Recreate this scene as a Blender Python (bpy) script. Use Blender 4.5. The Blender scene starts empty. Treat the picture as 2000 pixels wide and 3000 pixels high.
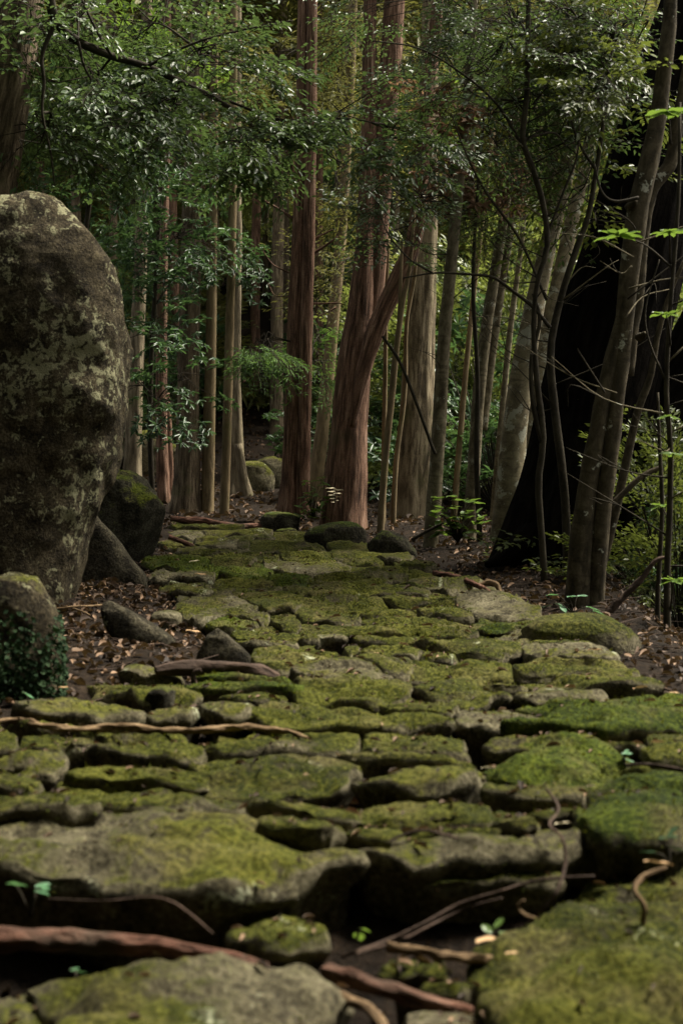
import bpy, math, random
import numpy as np
from mathutils import Vector

# ------------------------------------------------------------------ camera, sky, sun, exposure
scene = bpy.context.scene
CAM_Z = 1.2
FPX = 3000 * 50 / 36.0
PITCH = math.atan(250 / FPX)
cam_d = bpy.data.cameras.new('camera')
cam = bpy.data.objects.new('camera', cam_d)
scene.collection.objects.link(cam)
scene.camera = cam
cam.location = (0, 0, CAM_Z)
cam.rotation_euler = (math.pi / 2 - PITCH, 0, 0)
cam_d.sensor_fit = 'VERTICAL'
cam_d.sensor_height = 36
cam_d.sensor_width = 24
cam_d.lens = 50
cam_d.clip_end = 2000
cam_d.dof.use_dof = True
cam_d.dof.focus_distance = 14.0
cam_d.dof.aperture_fstop = 2.8

SUN_EL, SUN_AZ = math.radians(58), math.radians(66)      # azimuth from +Y towards +X
world = bpy.data.worlds.new('World')
scene.world = world
world.use_nodes = True
wn, wl = world.node_tree.nodes, world.node_tree.links
wn.clear()
sky = wn.new('ShaderNodeTexSky')
sky.sky_type = 'NISHITA'
sky.sun_disc = False
sky.sun_elevation = SUN_EL
sky.sun_rotation = SUN_AZ
sky.dust_density = 4.0
hs = wn.new('ShaderNodeHueSaturation')                   # thin overcast: the blue is washed out
hs.inputs['Saturation'].default_value = 0.30
bg = wn.new('ShaderNodeBackground')
bg.inputs['Strength'].default_value = 0.05
wo = wn.new('ShaderNodeOutputWorld')
wl.new(sky.outputs[0], hs.inputs['Color'])
tint = wn.new('ShaderNodeMix')
tint.data_type = 'RGBA'
tint.blend_type = 'MULTIPLY'
tint.inputs[0].default_value = 1.0
tint.inputs[7].default_value = (1.0, 0.95, 0.84, 1)
wl.new(hs.outputs[0], tint.inputs[6])
wl.new(tint.outputs[2], bg.inputs['Color'])
wl.new(bg.outputs[0], wo.inputs['Surface'])

sun_d = bpy.data.lights.new('sun', 'SUN')
sun_d.energy = 2.2
sun_d.angle = math.radians(10)
sun_d.color = (1.0, 0.93, 0.80)
sun = bpy.data.objects.new('sun', sun_d)
scene.collection.objects.link(sun)
sd = Vector((math.sin(SUN_AZ) * math.cos(SUN_EL), math.cos(SUN_AZ) * math.cos(SUN_EL), math.sin(SUN_EL)))
sun.rotation_euler = (-sd).to_track_quat('-Z', 'Y').to_euler()
sun.location = sd * 40

scene.view_settings.view_transform = 'Standard'
scene.view_settings.look = 'None'
scene.view_settings.exposure = 2.45
scene.view_settings.gamma = 1.0
scene.render.engine = 'CYCLES'
scene.cycles.max_bounces = 6
scene.cycles.diffuse_bounces = 3
scene.cycles.glossy_bounces = 2
scene.cycles.transmission_bounces = 3
scene.cycles.transparent_max_bounces = 4
scene.cycles.use_denoising = True

# ------------------------------------------------------------------ helpers
rng = np.random.default_rng(7)
COL = scene.collection
CP, SP_ = math.cos(PITCH), math.sin(PITCH)


def ray(u, v):
    a, b = (u - 1000) / FPX, (1500 - v) / FPX
    return np.array([a, CP + b * SP_, -SP_ + b * CP])


def P(u, v, Y):
    d = ray(u, v)
    return np.array([0, 0, CAM_Z]) + d * (Y / d[1])


def G(u, v, z=0.0):
    d = ray(u, v)
    return np.array([0, 0, CAM_Z]) + d * ((z - CAM_Z) / d[2])


def px(n, Y):
    return n * Y / FPX


def _hash(ix, iy, iz, seed):
    h = (ix.astype(np.int64) * 374761393 + iy.astype(np.int64) * 668265263 + iz.astype(np.int64) * 2147483647 + seed * 974711) & 0xffffffff
    h = ((h ^ (h >> 13)) * 1274126177) & 0xffffffff
    h = ((h ^ (h >> 16)) * 2246822519) & 0xffffffff
    return ((h ^ (h >> 15)) & 0xffffff) / float(0xffffff)


def vnoise(p, seed=0):
    p = np.asarray(p, float)
    i = np.floor(p).astype(np.int64)
    f = p - i
    f = f * f * (3 - 2 * f)
    out = 0
    for dx in (0, 1):
        for dy in (0, 1):
            for dz in (0, 1):
                w = (f[:, 0] if dx else 1 - f[:, 0]) * (f[:, 1] if dy else 1 - f[:, 1]) * (f[:, 2] if dz else 1 - f[:, 2])
                out = out + w * _hash(i[:, 0] + dx, i[:, 1] + dy, i[:, 2] + dz, seed)
    return out * 2 - 1


def fbm(p, seed=0, octv=3, gain=0.5):
    p = np.asarray(p, float)
    s, a = 0, 1.0
    for k in range(octv):
        s = s + a * vnoise(p * (2.03 ** k) + 17.3 * k, seed + k)
        a *= gain
    return s


def np_mesh(name, V, faces, mats=(), mat_idx=None, smooth=True, uv=None):
    """faces: list of int arrays (n,k)"""
    me = bpy.data.meshes.new(name)
    V = np.asarray(V, np.float32)
    me.vertices.add(len(V))
    me.vertices.foreach_set('co', V.ravel())
    loops = np.concatenate([f.ravel() for f in faces]).astype(np.int32)
    sizes = np.concatenate([np.full(len(f), f.shape[1], np.int32) for f in faces])
    starts = np.zeros(len(sizes), np.int32)
    starts[1:] = np.cumsum(sizes)[:-1]
    me.loops.add(len(loops))
    me.loops.foreach_set('vertex_index', loops)
    me.polygons.add(len(sizes))
    me.polygons.foreach_set('loop_start', starts)
    if smooth:
        me.polygons.foreach_set('use_smooth', np.ones(len(sizes), bool))
    for m in mats:
        me.materials.append(m)
    if mat_idx is not None:
        me.polygons.foreach_set('material_index', np.asarray(mat_idx, np.int32))
    if uv is not None:
        lay = me.uv_layers.new(name='UVMap')
        lay.data.foreach_set('uv', np.asarray(uv, np.float32)[loops].ravel())
    me.update(calc_edges=True)
    return me


def link(name, me, parent=None, loc=None):
    o = bpy.data.objects.new(name, me)
    COL.objects.link(o)
    if loc is not None:
        o.location = loc
    if parent is not None:
        o.parent = parent
    return o


def tag(o, label, cat, group=None, kind=None):
    if label:
        o['label'] = label
    if cat:
        o['category'] = cat
    if group:
        o['group'] = group
    if kind:
        o['kind'] = kind
    return o


def thing(name, label, cat, loc=(0, 0, 0), group=None):
    return tag(link(name, None, None, loc), label, cat, group)


# ------------------------------------------------------------------ materials
class NT:
    def __init__(s, name):
        s.m = bpy.data.materials.new(name)
        s.m.use_nodes = True
        s.t = s.m.node_tree
        s.t.nodes.clear()
        s.out = s.n('ShaderNodeOutputMaterial')

    def n(s, typ, **kw):
        nd = s.t.nodes.new(typ)
        for k, v in kw.items():
            setattr(nd, k, v)
        return nd

    def l(s, a, b):
        s.t.links.new(a, b)

    def val(s, sock, v):
        if hasattr(v, 'is_output'):
            s.l(v, sock)
        else:
            sock.default_value = v

    def noise(s, vec, scale, detail=4, rough=0.55, dist=0.0):
        nd = s.n('ShaderNodeTexNoise')
        if vec is not None:
            s.l(vec, nd.inputs['Vector'])
        nd.inputs['Scale'].default_value = scale
        nd.inputs['Detail'].default_value = detail
        nd.inputs['Roughness'].default_value = rough
        nd.inputs['Distortion'].default_value = dist
        return nd.outputs['Fac']

    def math(s, op, a, b=None, clamp=False):
        nd = s.n('ShaderNodeMath', operation=op)
        nd.use_clamp = clamp
        s.val(nd.inputs[0], a)
        if b is not None:
            s.val(nd.inputs[1], b)
        return nd.outputs[0]

    def ramp(s, fac, stops):
        nd = s.n('ShaderNodeValToRGB')
        el = nd.color_ramp.elements
        while len(el) < len(stops):
            el.new(0.5)
        for e, (p, c) in zip(el, stops):
            e.position = p
            e.color = (c[0], c[1], c[2], 1) if hasattr(c, '__len__') else (c, c, c, 1)
        s.val(nd.inputs[0], fac)
        return nd.outputs[0]

    def mix(s, fac, a, b):
        nd = s.n('ShaderNodeMix', data_type='RGBA')
        s.val(nd.inputs[0], fac)
        for sock, v in ((nd.inputs[6], a), (nd.inputs[7], b)):
            if hasattr(v, 'is_output'):
                s.l(v, sock)
            else:
                sock.default_value = (v[0], v[1], v[2], 1)
        return nd.outputs[2]

    def mapping(s, vec, scale):
        nd = s.n('ShaderNodeMapping')
        s.l(vec, nd.inputs['Vector'])
        nd.inputs['Scale'].default_value = scale
        return nd.outputs[0]

    def bump(s, h, strength, dist):
        nd = s.n('ShaderNodeBump')
        s.l(h, nd.inputs['Height'])
        nd.inputs['Strength'].default_value = strength
        nd.inputs['Distance'].default_value = dist
        return nd.outputs[0]

    def bsdf(s, col, rough=0.9, spec=0.2, normal=None):
        nd = s.n('ShaderNodeBsdfPrincipled')
        s.val(nd.inputs['Base Color'], col if hasattr(col, 'is_output') else (col[0], col[1], col[2], 1))
        s.val(nd.inputs['Roughness'], rough)
        nd.inputs['Specular IOR Level'].default_value = spec
        if normal is not None:
            s.l(normal, nd.inputs['Normal'])
        return nd.outputs[0]

    def done(s, sh):
        s.l(sh, s.out.inputs['Surface'])
        return s.m


def mossy(name, cover, rock=((.030, .026, .016), (.10, .088, .052), (.24, .215, .14)),
          moss=((.008, .0115, .001), (.036, .041, .004), (.102, .103, .016)), lichen=0.10, lich_col=(.34, .36, .24), zbias=0.9, soft=0.16, lscale=4.3, lpatch=0.0):
    t = NT(name)
    geo = t.n('ShaderNodeNewGeometry')
    pos = geo.outputs['Position']
    sep = t.n('ShaderNodeSeparateXYZ')
    t.l(geo.outputs['Normal'], sep.inputs[0])
    big = t.noise(pos, 1.7, 5, 0.6)
    mid = t.noise(pos, 9, 5, 0.62)
    fine = t.noise(pos, 55, 5, 0.72)
    oi = t.n('ShaderNodeObjectInfo')
    # moss grows on what faces up, in patches
    a = t.math('MULTIPLY', sep.outputs['Z'], zbias)
    b = t.math('ADD', a, t.math('MULTIPLY', t.math('SUBTRACT', big, 0.5), 1.9))
    b = t.math('ADD', b, t.math('MULTIPLY', t.math('SUBTRACT', mid, 0.5), 1.5))
    b = t.math('ADD', b, t.math('MULTIPLY', t.math('SUBTRACT', fine, 0.5), 0.9))
    b = t.math('ADD', b, t.math('MULTIPLY', t.math('SUBTRACT', oi.outputs['Random'], 0.5), 0.35))
    mask = t.ramp(t.math('ADD', b, cover - 0.5), [(0.5 - soft, 0.0), (0.5 + soft, 1.0)])
    mixn = t.math('ADD', t.math('MULTIPLY', mid, 0.45), t.math('MULTIPLY', fine, 0.55))
    rc = t.ramp(mixn, [(0.40, rock[0]), (0.5, rock[1]), (0.61, rock[2])])
    mn = t.math('ADD', t.math('MULTIPLY', big, 0.35), t.math('MULTIPLY', fine, 0.65))
    mc = t.ramp(mn, [(0.41, moss[0]), (0.5, moss[1]), (0.60, moss[2])])
    # some moss patches are dry and brownish
    dry = t.ramp(t.noise(pos, 3.1, 4, 0.6, 0.5), [(0.50, 0.0), (0.66, 0.6)])
    mc = t.mix(dry, mc, t.ramp(fine, [(0.35, (.035, .030, .010)), (0.65, (.16, .135, .055))]))
    col = t.mix(mask, rc, mc)
    ln_ = t.math('ADD', t.math('MULTIPLY', t.noise(pos, lscale, 4, 0.62, 0.6), 0.72), t.math('MULTIPLY', fine, 0.28))
    if lpatch:
        ln_ = t.math('ADD', ln_, t.math('MULTIPLY', t.math('SUBTRACT', t.noise(pos, 1.9, 3, 0.5), 0.5), lpatch))
    lm = t.ramp(ln_,
                [(0.655 - lichen * 0.5, 0.0), (0.70 - lichen * 0.5, 0.8)])
    col = t.mix(lm, col, lich_col)
    h = t.math('ADD', t.math('MULTIPLY', fine, 0.5), t.math('MULTIPLY', mid, 0.8))
    nrm = t.bump(h, 1.0, 0.05)
    return t.done(t.bsdf(col, 0.95, 0.12, nrm))


def bark(name, cols, su=28, sv=2.2, lich=0.0, lich_col=(.36, .36, .29), moss=0.0, moss_col=(.06, .075, .02), bump=1.0, rough=.9, spec=.15, bands=0.0):
    t = NT(name)
    tc = t.n('ShaderNodeTexCoord')
    uv = tc.outputs['UV']
    pos = t.n('ShaderNodeNewGeometry').outputs['Position']
    f1 = t.noise(t.mapping(uv, (su, sv, 1)), 1.0, 5, 0.62, 0.35)
    f2 = t.noise(t.mapping(uv, (su * .28, sv * .35, 1)), 1.0, 4, 0.6, 0.4)
    f3 = t.noise(pos, 60, 3, 0.65)
    f = t.math('ADD', t.math('MULTIPLY', f1, 0.55), t.math('ADD', t.math('MULTIPLY', f2, 0.30), t.math('MULTIPLY', f3, 0.15)))
    col = t.ramp(f, [(0.36, cols[0]), (0.46, cols[1]), (0.54, cols[2]), (0.66, cols[3])])
    tint = t.noise(pos, 1.3, 3, 0.5)
    col = t.mix(t.ramp(tint, [(0.4, 0.0), (0.65, 0.55)]), col, t.mix(0.5, col, cols[2]))
    if bands:
        bn = t.noise(t.mapping(uv, (3, 22, 1)), 1.0, 3, 0.6)
        col = t.mix(t.ramp(bn, [(0.56, 0.0), (0.68, bands)]), col, cols[0])
    if lich:
        ln = t.math('ADD', t.math('MULTIPLY', t.noise(pos, 7, 3, 0.55, 0.4), 0.75), t.math('MULTIPLY', f3, 0.25))
        col = t.mix(t.ramp(ln, [(0.66 - lich * .3, 0.0), (0.69 - lich * .3, 0.75)]), col, lich_col)
    if moss:
        mn = t.math('ADD', t.math('MULTIPLY', t.noise(pos, 2.2, 4, 0.6), 0.8), t.math('MULTIPLY', f3, 0.25))
        col = t.mix(t.ramp(mn, [(0.62 - moss * .4, 0.0), (0.80 - moss * .4, 0.85)]), col, moss_col)
    nrm = t.bump(f, bump, 0.04)
    return t.done(t.bsdf(col, rough, spec, nrm))


def leafmat(name, dark, mid, light, rough=0.38, spec=0.5, trans=0.3, tcol=None):
    t = NT(name)
    geo = t.n('ShaderNodeNewGeometry')
    rnd = geo.outputs['Random Per Island']
    col = t.ramp(rnd, [(0.0, dark), (0.55, mid), (1.0, light)])
    sh = t.bsdf(col, rough, spec)
    tr = t.n('ShaderNodeBsdfTranslucent')
    c2 = t.mix(0.5, col, tcol or (light[0] * 1.5, light[1] * 1.5, light[2] * .8))
    t.l(c2, tr.inputs['Color'])
    mx = t.n('ShaderNodeMixShader')
    mx.inputs[0].default_value = trans
    t.l(sh, mx.inputs[1])
    t.l(tr.outputs[0], mx.inputs[2])
    return t.done(mx.outputs[0])


def soilmat(name):
    t = NT(name)
    pos = t.n('ShaderNodeNewGeometry').outputs['Position']
    a = t.noise(pos, 3, 5, 0.6)
    b = t.noise(pos, 28, 5, 0.7)
    c = t.math('ADD', t.math('MULTIPLY', a, 0.4), t.math('MULTIPLY', b, 0.6))
    col = t.ramp(c, [(0.35, (.004, .003, .002)), (0.5, (.012, .008, .005)), (0.62, (.030, .020, .012)), (0.72, (.075, .052, .033))])
    return t.done(t.bsdf(col, 0.95, 0.1, t.bump(b, 1.0, 0.04)))


M = {}
M['stone_tan'] = mossy('mossy_stone_tan', 0.20, lichen=0.10)
M['stone_olive'] = mossy('mossy_stone_olive', 0.62, lichen=0.05)
M['stone_green'] = mossy('mossy_stone_green', 0.95, moss=((.007, .013, .001), (.031, .046, .003), (.082, .102, .009)), lichen=0.0)
M['boulder'] = mossy('lichen_boulder', 0.02, rock=((.009, .007, .004), (.034, .027, .015), (.095, .078, .045)), lichen=0.20, lich_col=(.24, .235, .14), soft=.2, lscale=17.0, lpatch=.55)
M['dark_rock'] = mossy('dark_mossy_rock', 0.32, rock=((.010, .009, .006), (.032, .029, .019), (.085, .078, .054)), moss=((.008, .013, .001), (.035, .050, .006), (.075, .095, .014)), lichen=0.02)
M['dark_bare'] = mossy('dark_bare_rock', -.35, rock=((.008, .007, .004), (.028, .024, .015), (.085, .075, .048)), lichen=0.04)
M['mossy_dark'] = mossy('green_mossy_boulder', 0.55, rock=((.010, .009, .006), (.032, .029, .019), (.085, .078, .054)), moss=((.008, .013, .001), (.038, .050, .004), (.095, .105, .012)), lichen=0.0)
M['soil'] = soilmat('forest_soil')
M['cedar'] = bark('cedar_bark', ((.013, .007, .005), (.066, .037, .024), (.175, .100, .066), (.38, .26, .19)), 40, 3.2, moss=0.12, moss_col=(.05, .05, .02))
M['cedar_grey'] = bark('grey_cedar_bark', ((.014, .010, .007), (.064, .047, .030), (.16, .122, .080), (.33, .265, .18)), 34, 3.4, moss=0.12)
M['pale_bark'] = bark('pale_furrowed_bark', ((.020, .015, .009), (.075, .060, .038), (.17, .14, .09), (.30, .255, .175)), 24, 2.6, moss=0.08)
M['pole'] = bark('smooth_pole_bark', ((.05, .038, .02), (.12, .09, .05), (.18, .135, .075), (.25, .20, .12)), 18, 3, bump=.4, moss=.15, moss_col=(.08, .08, .025))
M['smooth'] = bark('smooth_grey_bark', ((.010, .008, .005), (.032, .026, .015), (.062, .050, .030), (.105, .088, .055)), 18, 8, lich=.10, bump=.4, bands=.5)
M['slim_bark'] = bark('slim_tree_bark', ((.03, .024, .014), (.090, .075, .046), (.16, .137, .088), (.25, .22, .15)), 16, 8, lich=.14, bump=.5, bands=.5)
M['beige_bark'] = bark('beige_furrowed_bark', ((.018, .013, .008), (.085, .066, .040), (.21, .17, .108), (.36, .31, .21)), 24, 3.0, bump=1.0, moss=.12)
M['lichen_bark'] = bark('lichen_spotted_bark', ((.04, .033, .02), (.12, .10, .065), (.19, .16, .10), (.28, .25, .17)), 12, 8, lich=.36, bump=.5, bands=.5)
M['black_bark'] = bark('shade_black_bark', ((.0010, .0008, .0006), (.0025, .002, .0015), (.006, .0048, .0037), (.014, .0115, .009)), 16, 3.5, bump=1.0, spec=.03)  # the trunk's deep shade is put into this near-black bark colour
M['twig'] = bark('dark_twig_bark', ((.008, .007, .004), (.022, .018, .012), (.04, .034, .022), (.07, .06, .04)), 20, 6, bump=.3)
M['root_red'] = bark('red_root_bark', ((.014, .008, .005), (.055, .026, .017), (.13, .062, .041), (.27, .17, .12)), 34, 9, bump=1.0, moss=.30, moss_col=(.045, .034, .024))
M['root_tan'] = bark('tan_root_bark', ((.025, .015, .008), (.09, .058, .03), (.19, .13, .072), (.33, .24, .145)), 40, 8, bump=.6)
M['root_dark'] = bark('dark_root_bark', ((.012, .008, .006), (.035, .024, .018), (.075, .05, .037), (.15, .10, .075)), 26, 4, bump=.8)
M['leaf_ovate'] = leafmat('dark_ovate_leaf', (.020, .042, .014), (.048, .086, .030), (.095, .145, .060), .42, .42, .32)
M['leaf_bright'] = leafmat('bright_green_leaf', (.035, .075, .014), (.075, .135, .026), (.14, .215, .045), .38, .5, .40)
M['leaf_laurel'] = leafmat('laurel_leaf', (.016, .042, .018), (.036, .085, .032), (.08, .145, .06), .40, .42, .28)
M['leaf_olive'] = leafmat('olive_leaf', (.032, .048, .012), (.068, .093, .022), (.125, .152, .040), .42, .4, .38)
M['leaf_dead'] = leafmat('dead_leaf', (.075, .040, .022), (.16, .095, .055), (.27, .18, .11), .7, .2, .3, (.3, .17, .08))
M['leaf_litter'] = leafmat('litter_leaf', (.010, .006, .004), (.040, .024, .014), (.22, .14, .085), .7, .2, .05)
M['conifer'] = leafmat('conifer_frond', (.045, .058, .014), (.105, .115, .032), (.19, .185, .07), .6, .25, .35)
M['leaf_mid'] = leafmat('sunny_olive_leaf', (.040, .062, .014), (.090, .125, .032), (.17, .20, .065), .42, .4, .40)  # olive leaf raised in colour to look sunlit on the far shrubs
M['conifer_bright'] = leafmat('bright_conifer_frond', (.03, .075, .022), (.06, .13, .03), (.11, .19, .05), .6, .2, .35)
M['ivy'] = leafmat('ivy_leaf', (.005, .014, .005), (.012, .030, .010), (.022, .042, .016), .75, .1, .1)
M['moss_shoot'] = leafmat('moss_shoot', (.014, .020, .002), (.046, .057, .006), (.115, .125, .018), .8, .1, .3)
M['seedling'] = leafmat('seedling_leaf', (.05, .13, .06), (.075, .18, .085), (.12, .25, .13), .45, .4, .3)
M['pale_leaf'] = leafmat('pale_fallen_leaf', (.42, .36, .22), (.5, .44, .30), (.58, .52, .38), .7, .2, .1, (.5, .45, .3))
M['tan_leaf'] = leafmat('tan_fallen_leaf', (.32, .20, .10), (.38, .25, .13), (.45, .3, .17), .7, .2, .1, (.4, .25, .1))

# ------------------------------------------------------------------ path stones traced as (x0, x1, ytop, ybottom, slant, moss)
# slant: how much lower the far right end lies than the middle; moss 0 bare tan, 1 olive, 2 green
ST = [
    (508, 580, 1531, 1544, 0, 1), (508, 700, 1543, 1553, 2, 1), (530, 788, 1552, 1570, 3, 0), (505, 640, 1560, 1583, 4, 0),
    (640, 747, 1567, 1593, 3, 1), (742, 806, 1569, 1586, 2, 1), (792, 925, 1560, 1590, 4, 1), (568, 700, 1581, 1597, 2, 0),
    (690, 732, 1588, 1607, 3, 0), (724, 950, 1588, 1618, 5, 1), (580, 702, 1592, 1610, 3, 0), (520, 612, 1604, 1622, 3, 0),
    (548, 800, 1610, 1632, 0, 0), (585, 640, 1622, 1648, 0, 1), (798, 848, 1609, 1625, 3, 0), (735, 816, 1623, 1650, 2, 1),
    (845, 915, 1617, 1633, 2, 0), (818, 990, 1630, 1650, 4, 1), (445, 622, 1630, 1688, 12, 2), (612, 748, 1627, 1658, 2, 1),
    (618, 802, 1652, 1708, 4, 2), (785, 1032, 1640, 1692, 8, 0), (783, 915, 1673, 1735, 12, 2), (440, 620, 1663, 1718, 10, 0),
    (625, 850, 1703, 1745, 8, 1), (476, 640, 1702, 1755, 18, 0), (520, 795, 1745, 1832, 26, 0), (690, 905, 1735, 1802, 14, 1),
    (880, 1135, 1752, 1802, 8, 1), (957, 1092, 1588, 1610, 4, 1), (955, 1185, 1613, 1655, 8, 0), (990, 1130, 1640, 1668, 6, 1),
    (1015, 1215, 1662, 1712, 10, 0), (1160, 1278, 1650, 1676, 6, 1), (1175, 1400, 1672, 1735, 16, 0), (912, 1135, 1691, 1717, 8, 1),
    (868, 1048, 1709, 1742, 10, 1), (1045, 1310, 1716, 1757, 4, 1), (1130, 1275, 1706, 1722, 4, 1), (1110, 1290, 1752, 1775, 3, 1),
    (1245, 1345, 1738, 1768, 8, 1), (1330, 1558, 1728, 1812, 22, 0), (1200, 1378, 1772, 1820, 8, 1), (1372, 1612, 1816, 1852, 6, 2),
    (1462, 1672, 1850, 1886, 4, 0), (1195, 1395, 1812, 1862, 10, 1), (1225, 1512, 1858, 1930, 14, 1), (1540, 1800, 1903, 1948, 14, 0),
    (1478, 1830, 1930, 1985, 14, 1), (1190, 1480, 1925, 1990, 10, 1), (1545, 1885, 1978, 2040, 14, 1), (1490, 1785, 2026, 2066, 3, 0),
    (1195, 1490, 2008, 2085, 6, 1), (602, 772, 1799, 1845, 8, 2), (788, 880, 1798, 1850, 4, 1), (685, 905, 1838, 1884, 12, 1),
    (698, 885, 1868, 1893, 4, 0), (748, 985, 1888, 1962, 8, 1), (838, 1140, 1936, 1985, 6, 0), (585, 832, 1980, 2003, 2, 2),
    (560, 885, 2001, 2030, 3, 2), (868, 960, 1960, 1998, 4, 1), (848, 1048, 1790, 1830, 12, 1), (868, 1242, 1829, 1858, 8, 1),
    (1050, 1240, 1817, 1842, 8, 1), (1038, 1242, 1788, 1818, 6, 1), (1010, 1052, 1886, 1910, 0, 1), (1048, 1340, 1860, 1906, 6, 1),
    (1055, 1240, 1894, 1924, 4, 1), (1210, 1350, 1910, 1938, 4, 1), (985, 1215, 1922, 1965, 6, 1), (1080, 1350, 1976, 2012, 6, 1),
    (880, 1215, 1996, 2075, 8, 1), (1090, 1330, 2035, 2110, 10, 1), (275, 565, 2005, 2070, 4, 1), (70, 435, 2045, 2118, 6, 0),
    (420, 600, 2063, 2128, -3, 0), (575, 760, 2058, 2118, 5, 0), (80, 335, 2152, 2185, 2, 1), (240, 592, 2147, 2235, 10, 1),
    (-60, 185, 2187, 2262, 8, 0), (200, 620, 2240, 2292, 4, 1), (-80, 125, 2270, 2330, 10, 1), (140, 725, 2297, 2385, 4, 1),
    (-120, 330, 2325, 2392, 4, 1), (705, 1285, 2072, 2150, 14, 1), (598, 1065, 2155, 2225, 0, 1), (1045, 1365, 2160, 2225, 0, 1),
    (560, 985, 2215, 2325, 4, 1), (1000, 1365, 2207, 2243, -6, 1), (1085, 1425, 2258, 2340, -8, 0), (700, 1060, 2330, 2378, 0, 1),
    (1020, 1470, 2345, 2400, 8, 1), (1440, 1560, 2360, 2425, 12, 1), (1340, 1690, 2085, 2148, -2, 0), (1465, 2080, 2052, 2160, -20, 2),
    (1438, 1800, 2207, 2292, -14, 2), (1890, 2120, 2150, 2250, 0, 1), (-160, 1005, 2392, 2575, 22, 0), (1022, 1650, 2442, 2520, -6, 0),
    (750, 1010, 2390, 2440, 6, 1), (700, 960, 2650, 2770, 4, 1), (120, 975, 2800, 3120, -10, 0), (-80, 150, 2890, 3120, 4, 0),
    (1130, 1300, 2800, 2850, 4, 1), (1225, 1425, 2860, 2905, 4, 1), (1410, 2140, 2700, 3080, -20, 1), (1720, 2140, 2560, 2720, -12, 1),
    (1200, 1420, 2925, 3120, -10, 0), (1705, 2140, 2275, 2490, -18, 2),
]
_f = np.random.default_rng(12)
_a = np.array([q_[:5] for q_ in ST], float)
for _ in range(6000):                                   # small stones wedged where the larger ones leave room
    v_ = 1560 + 1010 * _f.random() ** .8
    lo_ = np.interp(v_, [1560, 1640, 1720, 1850, 1930, 2010, 2060, 2110, 2160], [520, 470, 560, 760, 840, 640, 330, 80, -60])
    hi_ = np.interp(v_, [1560, 1590, 1650, 1740, 1815, 1945, 2030, 2060], [900, 1060, 1240, 1400, 1540, 1790, 1880, 2000])
    u_ = _f.uniform(lo_, hi_)
    w_, h_ = _f.uniform(.09, .19) * (v_ - 1250), _f.uniform(.012, .021) * (v_ - 1250)
    cx_, cy_ = (_a[:, 0] + _a[:, 1]) / 2, (_a[:, 2] + _a[:, 3]) / 2
    dd_ = np.maximum(np.abs(u_ - cx_) / ((_a[:, 1] - _a[:, 0]) / 2 + w_ * .62), np.abs(v_ - cy_) / ((_a[:, 3] - _a[:, 2]) / 2 + h_ * .62))
    if dd_.min() > 1 and len(ST) < 190:
        q_ = (u_ - w_, u_ + w_, v_ - h_, v_ + h_, 0, int(_f.choice([0, 1, 1, 1])))
        ST.append(q_)
        _a = np.vstack([_a, q_[:5]])
NMAIN = 117
NS = len(ST)
A = np.array([s[:5] for s in ST], float)
CX, CY = (A[:, 0] + A[:, 1]) / 2, (A[:, 2] + A[:, 3]) / 2
RX, RY = (A[:, 1] - A[:, 0]) / 2 * 1.12, (A[:, 3] - A[:, 2]) / 2 * 1.20
SL = A[:, 4]
RY = np.where(CY > 2045, RY * .94, RY)

# heights: where dark shows between a stone's front edge and the next stone, the stone stands higher by that much
Yc = CAM_Z * FPX / (CY - 1250)
prior = np.where(Yc > 4.4, 0.0, np.where(Yc > 3.95, 0.0, -0.22))
zs = prior.copy()
pairs = []
for i in range(NS):
    best = None
    for j in range(NS):
        if i == j:
            continue
        ov = min(A[i, 1], A[j, 1]) - max(A[i, 0], A[j, 0])
        if ov < 0.25 * min(A[i, 1] - A[i, 0], A[j, 1] - A[j, 0]) or CY[j] <= CY[i]:
            continue
        g = A[j, 2] - A[i, 3]
        if -40 < g < 130 and (best is None or g < best[0]):
            best = (g, j)
    if best:
        pairs.append((i, best[1], min(0.24, max(0.0, best[0] - 2) * Yc[i] / FPX)))
for it in range(60):
    acc, w = prior * 0.35, np.full(NS, 0.35)
    for i, j, d in pairs:
        acc[i] += zs[j] + d
        w[i] += 1
        acc[j] += zs[i] - d
        w[j] += 1
    zs = acc / w
zs += rng.uniform(-.018, .018, NS)
zs[NMAIN:] -= .02
print('stones', NS)

bins = np.array([3.0, 3.6, 4.2, 4.8, 5.5, 6.3, 7.2, 8.3, 9.5, 11, 13, 15, 17])
prof = []
for b in bins:
    k = np.argsort(np.abs(Yc - b))[:8]
    prof.append(np.percentile(zs[k], 20))
prof = np.array(prof)

EY = np.array([2.5, 5.6, 5.9, 6.2, 6.6, 7.35, 8.3, 10.6, 12.8, 16.1, 18.5])
EL = np.array([-2.6, -1.9, -1.35, -1.1, -.72, -.45, -.78, -1.3, -1.7, -1.95, -2.0])
RYy = np.array([2.5, 5.6, 6.2, 6.4, 7.2, 8.85, 10.2, 12.5, 15, 18.5])
ERx = np.array([1.7, 1.7, 1.45, 1.38, 1.43, 1.2, 1.03, .82, .35, .1])


def sstep(x, a, b):
    t = np.clip((x - a) / (b - a), 0, 1)
    return t * t * (3 - 2 * t)


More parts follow.
